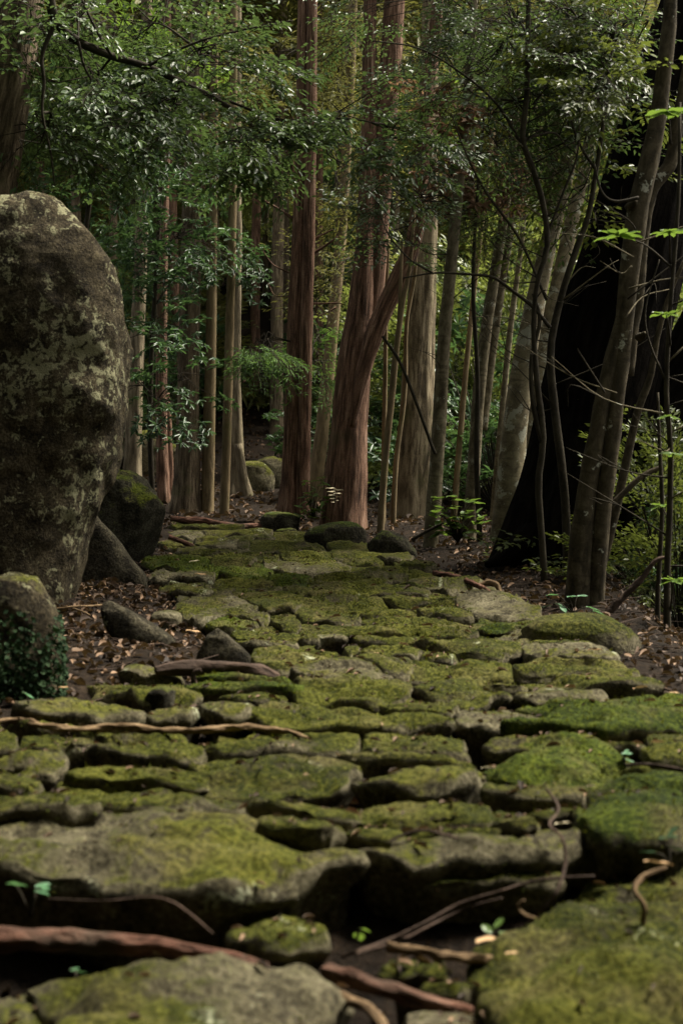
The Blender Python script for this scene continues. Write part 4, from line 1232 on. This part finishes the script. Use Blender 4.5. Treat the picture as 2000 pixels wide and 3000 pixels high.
# long thin branch sweeping left from the crooked sapling
for tn, pl, Y in [('wavy_a', [(1610, 960, 12), (1560, 900, 11), (1490, 845, 10), (1440, 812, 9), (1360, 803, 8), (1270, 800, 6), (1180, 815, 4)], 11.2), ('wavy_a', [(1270, 802, 6), (1200, 760, 5), (1140, 690, 4), (1110, 620, 3)], 11.2),
                  ('wavy_a', [(1530, 430, 10), (1450, 300, 8), (1330, 200, 6), (1220, 140, 5), (1090, 120, 4)], 11.2), ('wavy_b', [(1600, 880, 9), (1520, 700, 8), (1420, 560, 7), (1360, 440, 5), (1320, 330, 3)], 11.6),
                  ('wavy_b', [(1745, 500, 9), (1700, 430, 8), (1660, 330, 6), (1600, 230, 4)], 11.6), ('wavy_a', [(1540, 300, 8), (1460, 290, 6), (1380, 270, 5), (1300, 150, 4)], 11.3), ('twin', [(1870, 580, 12), (1800, 590, 9), (1760, 560, 7), (1740, 480, 5)], 9.8),
                  ('wavy_a', [(1600, 690, 9), (1650, 560, 8), (1690, 450, 6), (1700, 300, 5), (1740, 200, 3)], 11.2), ('edge_a', [(1955, 1130, 8), (1900, 1000, 6), (1890, 900, 5), (1930, 760, 4)], 9.3),
                  ('slim_a', [(1275, 1330, 9), (1262, 1300, 10), (1215, 1170, 10), (1170, 1060, 10), (1120, 985, 8)], 14.3), ('twin', [(1770, 1150, 6), (1700, 1040, 5), (1690, 1020, 3)], 9.8)]:
    p_, r_ = stem(pl, Y)
    tube_obj('branch', T[tn], p_, r_, M['twig'], gof(T[tn]), nseg=7, nlen=26, lump=.1)
# bare side twigs along the thin stems
tr_ = np.random.default_rng(71)
for tn, pl, Y, n in [('wavy_a', [(1572, 1100), (1562, 960), (1572, 830), (1600, 700), (1555, 480), (1540, 300)], 11.2, 16), ('wavy_b', [(1640, 1330), (1612, 1020), (1640, 880), (1690, 720), (1745, 500)], 11.6, 14), ('twin', [(1800, 1200), (1840, 850), (1880, 600)], 9.8, 8),
                     ('edge_a', [(1955, 1700), (1962, 1300), (1950, 1100), (1970, 800)], 9.3, 12), ('slim_a', [(1290, 1200), (1320, 800), (1350, 450)], 14.5, 10), ('slim_b', [(1420, 1000), (1460, 740), (1500, 450)], 15.5, 10), ('lichen', [(1560, 930), (1620, 650), (1690, 300)], 15, 8)]:
    C_ = catmull(rootpts(pl, Y), 60)
    for _ in range(n):
        a_ = C_[tr_.integers(2, 58)]
        an_ = tr_.choice([0, math.pi]) + tr_.normal(0, .6)
        L_ = tr_.uniform(.25, .9)
        e_ = a_ + L_ * np.array([math.cos(an_), math.sin(an_) * .6, tr_.uniform(.1, .8)])
        m_ = (a_ + e_) / 2 + tr_.normal(0, .06, 3)
        tube_obj('twig', T[tn], [a_, m_, e_], [.0065, .0045, .002], M['twig'] if tr_.random() < .6 else M['slim_bark'], gof(T[tn]), nseg=5, nlen=9, lump=.1)
        q_ = (m_ + e_) / 2
        tube_obj('twig', T[tn], [m_, q_ + tr_.normal(0, .05, 3), q_ + tr_.normal(0, .16, 3)], [.004, .003, .0015], M['twig'], gof(T[tn]), nseg=5, nlen=7)

# ------------------------------------------------------------------ shrubs on the slopes behind
sm = []
for k, (sty, mt, n) in enumerate([('far', 'leaf_mid', 110), ('far', 'leaf_bright', 110), ('farlaurel', 'leaf_laurel', 120), ('far', 'leaf_olive', 110), ('farconifer', 'conifer', 90)]):
    r = np.random.default_rng(200 + k)
    d = nrm(r.normal(0, 1, (n, 3)))
    d[:, 2] = np.abs(d[:, 2])
    b = d * (r.random((n, 1)) ** .5) * np.array([1.1, 1.1, 1.9]) + [0, 0, .25]
    keep = fbm(b * 1.5, 88 + k, 2) > -.25
    b, d = b[keep], d[keep]
    br = (np.tile(np.array([[0, 0, 0.0]]), (len(b), 1)), b, np.full(len(b), .010))
    sm.append(foliage_mesh('shrub', b, d + [0, 0, .1] + r.normal(0, .3, b.shape), r.uniform(.6, 1.0, len(b)) * (.55 if k == 4 else .8), sty, M[mt], br, 210 + k))
KIND = ['mid-green leafy', 'bright green', 'glossy laurel', 'olive green', 'feathery conifer']


def shrub(x, y, kind, s, group, label):
    z = float(terr(np.array([x]), np.array([y]))[0])
    t = thing('shrub', label, 'shrub', (x, y, z - .05), group)
    o = link('crown', sm[kind], t)
    o.scale = (s, s, s * rng.uniform(.85, 1.25))
    o.rotation_euler = (0, 0, rng.uniform(0, 6.28))
    return t


r = np.random.default_rng(5)
# right side behind the trunks: open, bright
for k in range(58):
    Y = 19 + 34 * r.random() ** 1.2
    u = r.uniform(1080, 2080)
    if u < 1330 and Y < 27:
        continue
    p = P(u, 1250, Y)
    kind = int(r.choice([0, 0, 3, 2, 4, 1]))
    shrub(p[0], Y, kind, r.uniform(.9, 1.5) * (1 + .02 * (Y - 20)), 'shrubs on the right slope', '%s shrub %s between %s and %s' % ((KIND[kind], 'uphill' if Y > 36 else 'low down') + between(u)))
for k in range(15):
    Y = 11 + 8 * r.random()
    u = r.uniform(1800, 2060)
    p = P(u, 1250, Y)
    kind = int(r.choice([0, 2, 3]))
    shrub(max(p[0], 2.75), Y, kind, r.uniform(.45, .8), 'shrubs in the hollow at the right edge', KIND[kind] + ' shrub in the hollow beyond the black trunk')
# left and middle: darker, sparser low down
for k in range(64):
    Y = 27 + 34 * r.random()
    u = r.uniform(-80, 1080)
    if 480 < u < 1010 and Y < 43:
        continue
    p = P(u, 1250, Y)
    kind = int(r.choice([0, 2, 2, 4, 0, 3]))
    shrub(p[0], Y, kind, r.uniform(.9, 1.5) * (1 + .015 * (Y - 25)), 'shrubs on the far slope', 'shaded %s shrub %s between %s and %s' % ((KIND[kind], 'uphill' if Y > 44 else 'low down') + between(u)))

# the wood going on further up the hill, one mass
n = 5200
Y = r.uniform(50, 100, n)
X = r.uniform(-.42, .42, n) * Y
Z = terr(X, Y) + r.uniform(0, 1, n) ** 1.3 * 7
b = np.stack([X, Y, Z], -1)
me = foliage_mesh('distant_woods', b, r.normal(0, 1, (n, 3)) * [1, 1, .4], r.uniform(.9, 1.6, n) * 1.3, 'farconifer', M['conifer'], None, 400, twigs=False)
tag(link('distant_woods', me), 'dense green woods filling the upper hillside', 'woods', kind='stuff')

# forest trees added out of the picture to shade the path from behind and from the sides
bm_ = []
for k in range(2):
    r2 = np.random.default_rng(500 + k)
    n = 420
    d = nrm(r2.normal(0, 1, (n, 3)))
    b = d * (r2.random((n, 1)) ** .4) * np.array([2.6, 2.6, 2.3])
    bm_.append(foliage_mesh('forest_crown', b, d, r2.uniform(.8, 1.2, n), 'far', M['leaf_ovate'], None, 510 + k))
for k, (x, y, h) in enumerate([(-3.4, -2.5, 5.2), (3.6, -3, 5.5), (0, -5, 6), (-5.6, 1.5, 5.4), (5.8, 1.0, 5.2), (-6.4, 6.5, 6), (-1.8, -7, 5.2), (2.6, -7.5, 5), (-6.5, -4, 5.4), (6.8, -4.5, 5.6), (-8, 11.5, 6.4), (-8.5, 3, 4), (8.5, 3.5, 4), (0, -10, 3.6), (-5, -8.5, 3.6), (5, -9, 3.6), (-5.4, 4.4, 6.4), (4.9, -2.4, 3), (-4.9, -2.4, 3), (0, -3.6, 2.6), (2.4, -4.4, 3), (-2.6, -4.4, 2.8), (5.4, -2, 2.6), (-5.4, -2, 2.6), (8, 0, 6), (-9, -1, 6), (3, -11, 7), (-3, -11, 7), (-3.0, -3.4, 6.8), (0, -6.5, 9.6), (-4.4, -6, 9.2), (4.4, -6, 9.2), (3.7, .6, 7.0), (-3.7, .4, 7.0), (.2, -1.8, 8.8), (2.9, -1.6, 9.2), (-2.7, -1.7, 9.2)]):
    g = on_ground([x, y, 0])
    t = thing('broadleaf_tree', 'leafy forest tree added outside the picture to shade the path', 'tree', g, 'forest trees round about')
    tube_obj('trunk', t, [np.array([0, 0, -.3]), np.array([np.sign(x) * .9 if abs(x) < 4.5 else .1, .1, h * .5]), np.array([0, 0, h])], [.2, .16, .09], M['smooth'], None, nseg=12, nlen=20, lump=.05)
    for q in range(1 if y > -3.6 and abs(x) < 5 else 2):
        o = link('crown', bm_[(k + q) % 2], t)
        o.location = (0.2 * q, 0, h - q * 2.6)
        o.rotation_euler = (0, 0, k * 1.1 + q * 2)

# ------------------------------------------------------------------ roots on the path
def root(name, label, pl, mat, z=None, Y=None, nseg=12, lump=.14, group=None, cat='root', ridge=.05, seed=0):
    pts, rad = [], []
    for k, a in enumerate(pl):
        u, v, w = a[:3]
        zz_ = a[3] if len(a) > 3 else z
        p = G(u, v, zz_) if Y is None else P(u, v, Y)
        p = p - np.array([0, 0, px(w, p[1]) * .18])
        pts.append(p)
        rad.append(px(w, p[1]) / 2)
    pts = np.array(pts)
    org = pts.mean(0)
    V, F, U = tube(pts, rad, nseg=nseg + 6, lump=lump * 1.8, ridge=ridge * 2.8, rfreq=11, seed=seed, nlen=130)
    return tag(link(name, np_mesh(name, V - org, F, [mat], uv=U), None, org), label, cat, group)


root('root', 'thick red root crossing the dark gap at the bottom of the path', [(-120, 2740, 70, -.14), (60, 2742, 66, -.14), (250, 2752, 62, -.13), (420, 2762, 58, -.11), (560, 2782, 50, -.11), (680, 2806, 42, -.12), (780, 2830, 32, -.16)], M['root_red'], nseg=18, seed=1)
root('root', 'reddish root running down between the blurred foreground stones', [(950, 2838, 50, -.2), (1050, 2865, 58, -.2), (1150, 2895, 56, -.2), (1260, 2930, 50, -.21), (1380, 2960, 40, -.24)], M['root_red'], nseg=16, seed=2)
root('root', 'pale tan root stretched across the path below the ivy-covered rock', [(-60, 2112, 18, .03), (60, 2110, 18, .03), (130, 2124, 20, .03), (220, 2132, 18, .03), (300, 2128, 20, .03), (400, 2130, 22, .035), (470, 2140, 18, .03), (560, 2138, 20, .035), (660, 2130, 20, .04), (760, 2130, 20, .04), (840, 2142, 16, .035), (900, 2160, 9, .03)], M['root_tan'], nseg=10, lump=.3, seed=3)
root('root', 'dark thick root lying behind the mossy ledge at the litter edge', [(455, 1960, 26, .06), (520, 1950, 40, .07), (600, 1948, 46, .07), (690, 1952, 48, .07), (760, 1962, 44, .06), (815, 1985, 30, .03)], M['root_dark'], nseg=14, seed=4)
root('root', 'short upright grey stub standing in front of the dark thick root', [(575, 2020, 20, -.02), (568, 1990, 17, .05), (572, 1968, 16, .09), (590, 1962, 12, .10)], M['root_dark'], Y=6.55, nseg=10, seed=5, cat='stub')
root('root', 'long red log-like root at the far end of the path', [(500, 1516, 16), (560, 1522, 20), (600, 1524, 26), (640, 1534, 24), (700, 1540, 26), (770, 1541, 28), (830, 1545, 12)], M['root_red'], Y=17.0, seed=6)
root('root', 'orange root slanting from the mossy boulder onto the path', [(495, 1570, 14, .10), (530, 1582, 14, .09), (560, 1596, 13, .05), (585, 1608, 9, .0)], M['root_red'], Y=14.2, seed=7)
root('root', 'orange root curving along the right path edge', [(1270, 1676, 14, .06), (1320, 1684, 17, .06), (1370, 1700, 17, .05), (1410, 1718, 15, .04), (1440, 1735, 9, .02)], M['root_red'], seed=8)
root('root', 'brown hooked root beside the orange root at the path edge', [(1400, 1712, 10, .05), (1430, 1704, 16, .08), (1452, 1712, 20, .07), (1462, 1735, 18, .03), (1464, 1760, 14, -.02)], M['root_tan'], Y=10.6, seed=9)
root('branch', 'pale dead branch lying in the gap in front of the right slab', [(1135, 2770, 26, -.17), (1210, 2782, 30, -.17), (1290, 2795, 30, -.17), (1370, 2802, 34, -.17), (1470, 2812, 24, -.18)], M['root_tan'], nseg=12, seed=10, cat='branch', lump=.25)
root('branch', 'pale twisted branch at the very bottom edge of the path', [(960, 2900, 36, -.2), (1020, 2925, 34, -.2), (1080, 2950, 32, -.2), (1120, 3000, 30, -.2), (1130, 3060, 30, -.2)], M['root_tan'], nseg=12, seed=11, cat='branch')
root('branch', 'dark dead limb sticking out of the slope by the right edge stems', [(1770, 1800, 20), (1830, 1740, 18), (1880, 1690, 16), (1920, 1640, 12), (1960, 1630, 8)], M['root_dark'], Y=9.6, seed=12, cat='branch')
root('branch', 'dead stick rising from the rock below the pale trunk', [(1205, 1580, 12), (1240, 1560, 10), (1270, 1545, 8), (1300, 1530, 5)], M['twig'], Y=13.4, seed=13, cat='branch')
VINES = [
    ('thin brown vine sweeping down in front of the right slab', [(1740, 2566, 9, -.02), (1640, 2570, 10, -.03), (1560, 2580, 11, -.05), (1450, 2615, 11, -.08), (1340, 2650, 12, -.12), (1240, 2705, 13, -.16), (1130, 2755, 12, -.2), (1000, 2800, 11, -.22)]),
    ('second brown vine running below the sweeping vine', [(1470, 2630, 8, -.08), (1380, 2655, 9, -.12), (1300, 2690, 10, -.16), (1180, 2750, 10, -.2), (1040, 2795, 9, -.22)]),
    ('thin vine looping down past the right end of the slab', [(1600, 2310, 7, .10), (1635, 2365, 8, .08), (1610, 2415, 8, .08), (1645, 2455, 9, .06), (1655, 2530, 9, 0), (1625, 2620, 9, -.06), (1560, 2690, 9, -.14), (1530, 2720, 8, -.18)]),
    ('pale hooked vine on the blurred right foreground stone', [(1950, 2540, 9, .02), (1890, 2560, 13, .02), (1858, 2600, 15, 0), (1885, 2650, 15, -.03), (1882, 2705, 14, -.08)]),
    ('short curled pale twig in the gap before the right foreground stone', [(1535, 2635, 9, -.08), (1515, 2655, 11, -.1), (1540, 2680, 11, -.12), (1590, 2695, 9, -.14)]),
    ('fine twig arching before the big left slab', [(140, 2632, 4, -.02), (300, 2638, 5, -.02), (430, 2627, 6, 0), (500, 2640, 7, 0), (560, 2680, 7, -.05), (625, 2735, 5, -.1)]),
    ('thin twig resting behind the right slab', [(1140, 2462, 8, .02), (1200, 2440, 10, .04), (1255, 2433, 10, .05), (1340, 2455, 8, .03)]),
    ('dry stick crossing the litter at the right edge', [(1800, 1975, 8, .0), (1860, 1992, 9, .01), (1930, 2010, 9, .01), (2020, 2045, 9, .0)]),
    ('pale stick lying in the litter above the tilted slab', [(145, 1785, 6, .06), (220, 1777, 7, .07), (300, 1772, 6, .06)]),
    ('short stick crossing the pale one in the litter', [(190, 1775, 5, .06), (240, 1790, 5, .06), (265, 1802, 4, .05)]),
    ('thin twig lying right of the bright mossy mound', [(1830, 2240, 9, .08), (1900, 2238, 10, .09), (1960, 2248, 12, .09), (2040, 2265, 13, .08)]),
]
for k, (lab, pl) in enumerate(VINES):
    root('vine' if 'vine' in lab else 'twig', lab, pl, M['root_tan'] if 'pale' in lab else M['root_dark'], nseg=8, cat='vine' if 'vine' in lab else 'twig', seed=20 + k, lump=.2)

# ------------------------------------------------------------------ leaf litter
def litter(n, xs, ys, seed, size=(.03, .075)):
    r = np.random.default_rng(seed)
    X, Yv = r.uniform(xs[0], xs[1], n), r.uniform(ys[0], ys[1], n)
    xl, xr = np.interp(Yv, EY, EL), np.interp(Yv, RYy, ERx)
    inside = (X > xl + .08) & (X < xr - .08) & (Yv < 16.8)
    keep = ~inside | (r.random(n) < .45)
    X, Yv = X[keep], Yv[keep]
    Z = terr(X, Yv) + r.uniform(.004, .03, len(X))
    pos = np.stack([X, Yv, Z], -1)
    an = r.uniform(0, 6.283, len(X))
    d = nrm(np.stack([np.cos(an), np.sin(an), r.normal(0, .35, len(X))], -1))
    nn = nrm(np.stack([r.normal(0, .5, len(X)), r.normal(0, .5, len(X)), np.ones(len(X))], -1))
    yd = nrm(np.cross(nn, d))
    nz = np.cross(d, yd)
    s = r.uniform(size[0], size[1], len(X))
    LV, LF = leaf_shape('hex')
    curl = r.uniform(.3, 2.2, len(X))
    Vl = pos[:, None] + s[:, None, None] * (LV[None, :, 0:1] * d[:, None] + LV[None, :, 1:2] * r.uniform(.35, .75, len(X))[:, None, None] * yd[:, None] + (LV[None, :, 2:3] * 2 * curl[:, None, None]) * nz[:, None])
    F = (LF[None] + (np.arange(len(X)) * len(LV))[:, None, None]).reshape(-1, LF.shape[1])
    return Vl.reshape(-1, 3), F


lv = [litter(6500, (-4, 3.6), (5.2, 18), 1), litter(7000, (-7, 7), (17, 34), 2, (.05, .12)), litter(900, (-2, 2), (2.8, 5.2), 3, (.02, .06)), litter(1300, (1.0, 3), (5.5, 14), 4), litter(4200, (-3.2, -.4), (5.8, 12.5), 5)]
dr = np.random.default_rng(44)
pp = []
for W, qq, kind in TOPS:
    c0 = W[qq].mean(1)
    k = dr.integers(0, len(c0), dr.poisson(20))
    pp.append(c0[k])
pp = np.concatenate(pp)
n = len(pp)
an = dr.uniform(0, 6.283, n)
d = np.stack([np.cos(an), np.sin(an), dr.normal(0, .15, n)], -1)
nn = nrm(np.stack([dr.normal(0, .3, n), dr.normal(0, .3, n), np.ones(n)], -1))
yd = nrm(np.cross(nn, d))
LV, LF = leaf_shape('hex')
sz = dr.uniform(.010, .045, n) * (.5 + dr.random(n))
Vd = pp[:, None] + np.array([0, 0, .006]) + sz[:, None, None] * (LV[None, :, 0:1] * d[:, None] + LV[None, :, 1:2] * dr.uniform(.08, .5, n)[:, None, None] * yd[:, None] + LV[None, :, 2:3] * 2 * nn[:, None])
lv.append((Vd.reshape(-1, 3), (LF[None] + (np.arange(n) * len(LV))[:, None, None]).reshape(-1, 4)))
Vs, Fs, o_ = [], [], 0
for V, F in lv:
    Vs.append(V)
    Fs.append(F + o_)
    o_ += len(V)
tag(link('leaf_litter', np_mesh('leaf_litter', np.vstack(Vs), [np.vstack(Fs)], [M['leaf_litter']], smooth=False)), 'brown fallen leaves covering the soil beside the path', 'leaf litter', kind='stuff')
# fine twigs in the litter
r = np.random.default_rng(9)
n = 700
X, Yv = np.concatenate([r.uniform(-3, -.6, n // 2), r.uniform(1.1, 2.8, n // 2)]), r.uniform(5.6, 17, n)
a = np.stack([X, Yv, terr(X, Yv) + .02], -1)
an = r.uniform(0, 6.28, n)
ln = r.uniform(.05, .35, n)
b = a + np.stack([np.cos(an) * ln, np.sin(an) * ln, r.uniform(-.01, .05, n)], -1)
V, F = prisms(a, b, r.uniform(.0015, .005, n))
tag(link('twig_litter', np_mesh('twig_litter', V, [F], [M['root_dark']], smooth=False)), 'thin broken twigs scattered over the litter', 'twigs', kind='stuff')


def one_leaf(name, label, p, L, W, yaw, pitch, mat, parent=None, group=None, cat='leaf', roll=0.0, org=None):
    """a single bent leaf with a midrib and a little thickness"""
    nl, nw = 7, 5
    V = []
    for i in range(nl):
        t = i / (nl - 1)
        w = W * .5 * (math.sin(math.pi * min(1, t * .92 + .06)) ** .75) * (1 if i < nl - 1 else .02)
        for j in range(nw):
            s = j / (nw - 1) * 2 - 1
            V.append([L * t, w * s, L * (.10 * abs(s) ** 1.5 * .6 - .25 * (t - .3) ** 2 + .03 * math.sin(9 * t + s))])
    V = np.array(V)
    cr, sr = math.cos(roll), math.sin(roll)
    V = V @ np.array([[1, 0, 0], [0, cr, sr], [0, -sr, cr]])
    cp, sp = math.cos(pitch), math.sin(pitch)
    V = V @ np.array([[cp, 0, sp], [0, 1, 0], [-sp, 0, cp]])
    cy, sy = math.cos(yaw), math.sin(yaw)
    V = V @ np.array([[cy, sy, 0], [-sy, cy, 0], [0, 0, 1]])
    q = np.array([[i * nw + j, (i + 1) * nw + j, (i + 1) * nw + j + 1, i * nw + j + 1] for i in range(nl - 1) for j in range(nw - 1)])
    o = link(name, np_mesh(name, V, [q], [mat]), parent, np.asarray(p) - (np.asarray(org) if org is not None else 0))
    if parent is None:
        tag(o, label, cat, group)
    return o


for (u, v, z, w, mt, lab) in [
    (545, 1848, .0, 38, 'tan_leaf', 'pale tan fallen leaf lying in the litter before the mossy edge'),
    (1718, 2303, -.02, 28, 'pale_leaf', 'pale cream leaf in the gap beside the bright mossy mound'),
    (1030, 2226, .06, 16, 'pale_leaf', 'tiny cream leaf between two middle path stones'),
    (1410, 2250, .04, 34, 'pale_leaf', 'cream leaf in the joint left of the bright green slab'),
    (1905, 2175, .10, 34, 'tan_leaf', 'curled tan leaf on the mossy stone at the right edge'),
    (1855, 2018, .06, 40, 'tan_leaf', 'curled brown leaf at the corner of the olive stone'),
    (1720, 1905, .05, 36, 'tan_leaf', 'folded brown leaf beside the smooth moss dome'),
    (1885, 2525, .0, 70, 'tan_leaf', 'long orange-brown leaf beside the right foreground stone'),
    (1395, 2762, -.15, 60, 'tan_leaf', 'brown leaf by the pale dead branch'),
    (1625, 2415, .02, 40, 'pale_leaf', 'cream leaf pieces beside the looping vine'),
    (1480, 2795, -.14, 34, 'tan_leaf', 'small tan leaf at the end of the pale dead branch'),
    (570, 1682, .06, 34, 'tan_leaf', 'flat tan leaf on the grey stone near the mossy boulder'),
    (555, 1647, .07, 26, 'pale_leaf', 'curled pale leaf on the green stone near the mossy boulder'),
    (1095, 1912, .05, 14, 'tan_leaf', 'tiny orange leaf on the middle mossy stone'),
    (1960, 2030, .02, 26, 'tan_leaf', 'round tan leaf in the litter at the right edge'),
    (745, 1925, .06, 14, 'pale_leaf', 'tiny pale leaf at the tip of the dark wedge'),
    (170, 2015, .02, 30, 'tan_leaf', 'tan leaf beside the ivy-covered rock'),
]:
    p = G(u, v, z + .025)
    one_leaf('fallen_leaf', lab, p, px(w, p[1]) * 1.2, px(w, p[1]) * .6, rng.uniform(-.6, .6), rng.uniform(-.1, .3), M[mt], group=None, roll=rng.uniform(-.6, .1))


# ------------------------------------------------------------------ small plants
def plant(name, label, u, v, Y, leaves, mat, cat='seedling', stems=True, ground_z=None, base=None):
    """leaves: (u, v, len px, width px, yaw, pitch)"""
    c = P(u, v, Y) if base is None else base
    t = thing(name, label, cat, c)
    for (lu, lv_, ll, lw, yaw, pit) in leaves:
        p = P(lu, lv_, Y + rng.uniform(-.06, .06))
        if stems:
            mid = (p + c) / 2 + np.array([0, 0, .25 * np.linalg.norm(p - c)])
            tube_obj('stem', t, [c, mid, p], [.004, .003, .002], M['twig'], c, nseg=5, nlen=8)
        one_leaf('leaf', None, p, px(ll, Y), px(lw, Y), yaw, pit, mat, t, roll=rng.uniform(-.5, .2), org=c)
    return t


plant('seedling', 'green three-leaved seedling in front of the big left slab', 90, 2690, 3.85, [(20, 2590, 60, 34, .2, -.1), (100, 2612, 50, 30, -.2, -.1), (105, 2600, 50, 26, .6, .1), (120, 2600, 34, 24, -.5, 0)], M['seedling'])
plant('seedling', 'tiny seedling leaf at the tip of the fine arching twig', 640, 2760, 3.85, [(618, 2730, 32, 22, -.5, .3)], M['seedling'])
plant('seedling', 'tiny green sprout above the blurred foreground stone', 222, 2865, 3.5, [(205, 2845, 30, 20, .4, .2), (222, 2848, 40, 12, 0, .0)], M['seedling'])
plant('fern', 'small fern leaf in the dark gap below the slab joint', 1045, 2760, 3.75, [(1045, 2735, 50, 34, 1.2, -.7), (1055, 2720, 36, 24, .4, -.4)], M['leaf_bright'], cat='fern')
plant('fern', 'small bright fern tuft in the gap before the right foreground stone', 1460, 2750, 3.7, [(1440, 2735, 44, 26, 2.4, .5), (1450, 2720, 44, 26, .8, .6), (1455, 2735, 46, 24, .1, .0), (1450, 2740, 36, 20, -.8, -.2)], M['leaf_bright'], cat='fern')
plant('seedling', 'pale green seedling before the bright mossy mound', 1830, 2260, 5.2, [(1820, 2210, 34, 20, .1, .1), (1828, 2225, 30, 18, -.2, -.2), (1812, 2222, 26, 16, 2.8, .1), (1830, 2205, 22, 14, .9, .3)], M['seedling'])
plant('seedling', 'dark bluish seedling at the right edge above the foreground stones', 1960, 2540, 3.9, [(1930, 2460, 70, 36, .3, .1), (1950, 2480, 60, 34, -.4, -.1), (1920, 2500, 50, 30, 2.6, 0), (1960, 2450, 60, 30, .9, .4)], M['ivy'])
plant('seedling', 'round-leaved seedling on the ivy-covered rock', 85, 2060, 5.75, [(66, 2028, 40, 42, .1, -.5)], M['seedling'])
plant('seedling', 'small plant with bluish leaves at the foot of the grey twin trunk', 1680, 1800, 9.4,
      [(1600, 1745, 36, 26, .1, .1), (1625, 1768, 34, 24, -.3, -.3), (1640, 1775, 36, 20, -1.2, -.4), (1660, 1750, 36, 18, .4, .1), (1690, 1748, 34, 18, .2, .1), (1570, 1790, 30, 18, 2.8, 0), (1715, 1778, 42, 16, -.2, -.2), (1735, 1790, 36, 14, -.4, -.2), (1650, 1790, 30, 16, .8, .1), (1590, 1780, 30, 18, .5, .2)], M['seedling'])
plant('shrub', 'low leafy shrub by the path end beside the smooth grey slim tree', 1340, 1590, 14.2,
      [(1290 + int(rng.uniform(-30, 120)), 1500 + int(rng.uniform(-45, 75)), 36, 20, rng.uniform(-3, 3), rng.uniform(-.3, .5)) for _ in range(70)], M['leaf_bright'], cat='shrub')
plant('sapling', 'leafy sapling at the foot of the tall red cedar', 915, 1520, 16.8,
      [(880 + int(rng.uniform(0, 75)), 1400 + int(rng.uniform(0, 125)), 36, 11, rng.uniform(-3, 3), rng.uniform(-.5, .5)) for _ in range(46)], M['leaf_bright'], cat='sapling')
plant('fern', 'small fern frond coloured white as if lit, before the leaning forked cedar', 982, 1475, 16.4,
      [(980 + (-1) ** k * 3, 1432 + k * 5, 30 - k * 2, 8, (.1 if k % 2 else 3.0), .1) for k in range(9)], M['pale_leaf'], cat='fern')  # whiteness of the lit frond is put into its leaf colour
plant('seedling', 'broad bluish leaf sprig on top of the huge boulder', 35, 640, 9.2, [(0, 605, 60, 30, .3, .2), (30, 612, 60, 32, -.1, -.1), (45, 620, 50, 28, .6, -.2), (20, 630, 50, 24, -.6, -.4), (60, 612, 36, 20, .1, 0)], M['seedling'])
for (tn, u, v, Y, n, ll, lw, lab) in [('edge_a', 1810, 690, 8.8, 9, 72, 24, 0), ('edge_a', 1955, 330, 8.6, 10, 90, 36, 0), ('edge_a', 1960, 680, 8.8, 8, 60, 22, 0), ('edge_a', 1950, 920, 8.8, 8, 56, 24, 0), ('edge_b', 1970, 1330, 9.2, 6, 40, 20, 0), ('edge_b', 1935, 1480, 9.4, 5, 36, 18, 0), ('edge_a', 1975, 1700, 9, 7, 46, 24, 0), ('edge_a', 1960, 1220, 9, 6, 44, 22, 0)]:
    t = T[tn]
    c = P(u, v, Y)
    trunk_pt = P(1962, v + 90, 9.3)
    tube_obj('branch', t, [trunk_pt, (trunk_pt + c) / 2 + [0, 0, .04], c], [.008, .005, .003], M['twig'], gof(t), nseg=6, nlen=10)
    for k in range(n):
        a = 2 * math.pi * k / n + rng.uniform(-.3, .3)
        one_leaf('leaf', None, c, px(ll, Y) * rng.uniform(.7, 1.1), px(lw, Y), a, rng.uniform(-.35, .25), M['leaf_bright'], t, roll=rng.uniform(-.4, .4), org=gof(t))

# ivy on the left rock
r = np.random.default_rng(31)
n = 1500
th = r.uniform(-2.7, -.2, n)
vv = 1800 + 280 * r.random(n) ** .55 + 30 * np.sin(th * 5)
cx_, hw_ = 45, 148
pos = np.array([P(cx_ + hw_ * math.cos(a) * (1.0 - .1 * max(0, (1900 - v) / 100)), v, 6.4 + .22 * math.sin(a) - .03 + .02 * r.random()) for a, v in zip(th, vv)])
d = nrm(np.stack([np.cos(th) + r.normal(0, .5, n), np.sin(th) * .6 + r.normal(0, .4, n), -.6 + r.normal(0, .5, n)], -1))
nn = nrm(np.stack([np.cos(th), np.sin(th), .4 + r.normal(0, .4, n)], -1) + r.normal(0, .35, (n, 3)))
yd = nrm(np.cross(nn, d))
nz = np.cross(d, yd)
s = r.uniform(.014, .030, n)
LV, LF = leaf_shape('hex')
V = pos[:, None] + s[:, None, None] * (LV[None, :, 0:1] * d[:, None] + LV[None, :, 1:2] * .9 * yd[:, None] + LV[None, :, 2:3] * nz[:, None])
F = (LF[None] + (np.arange(n) * len(LV))[:, None, None]).reshape(-1, 4)
tag(link('ivy', np_mesh('ivy', V.reshape(-1, 3), [F], [M['ivy']], smooth=False)), 'dark small-leaved ivy mat clinging to the lower left rock', 'ivy', kind='stuff')
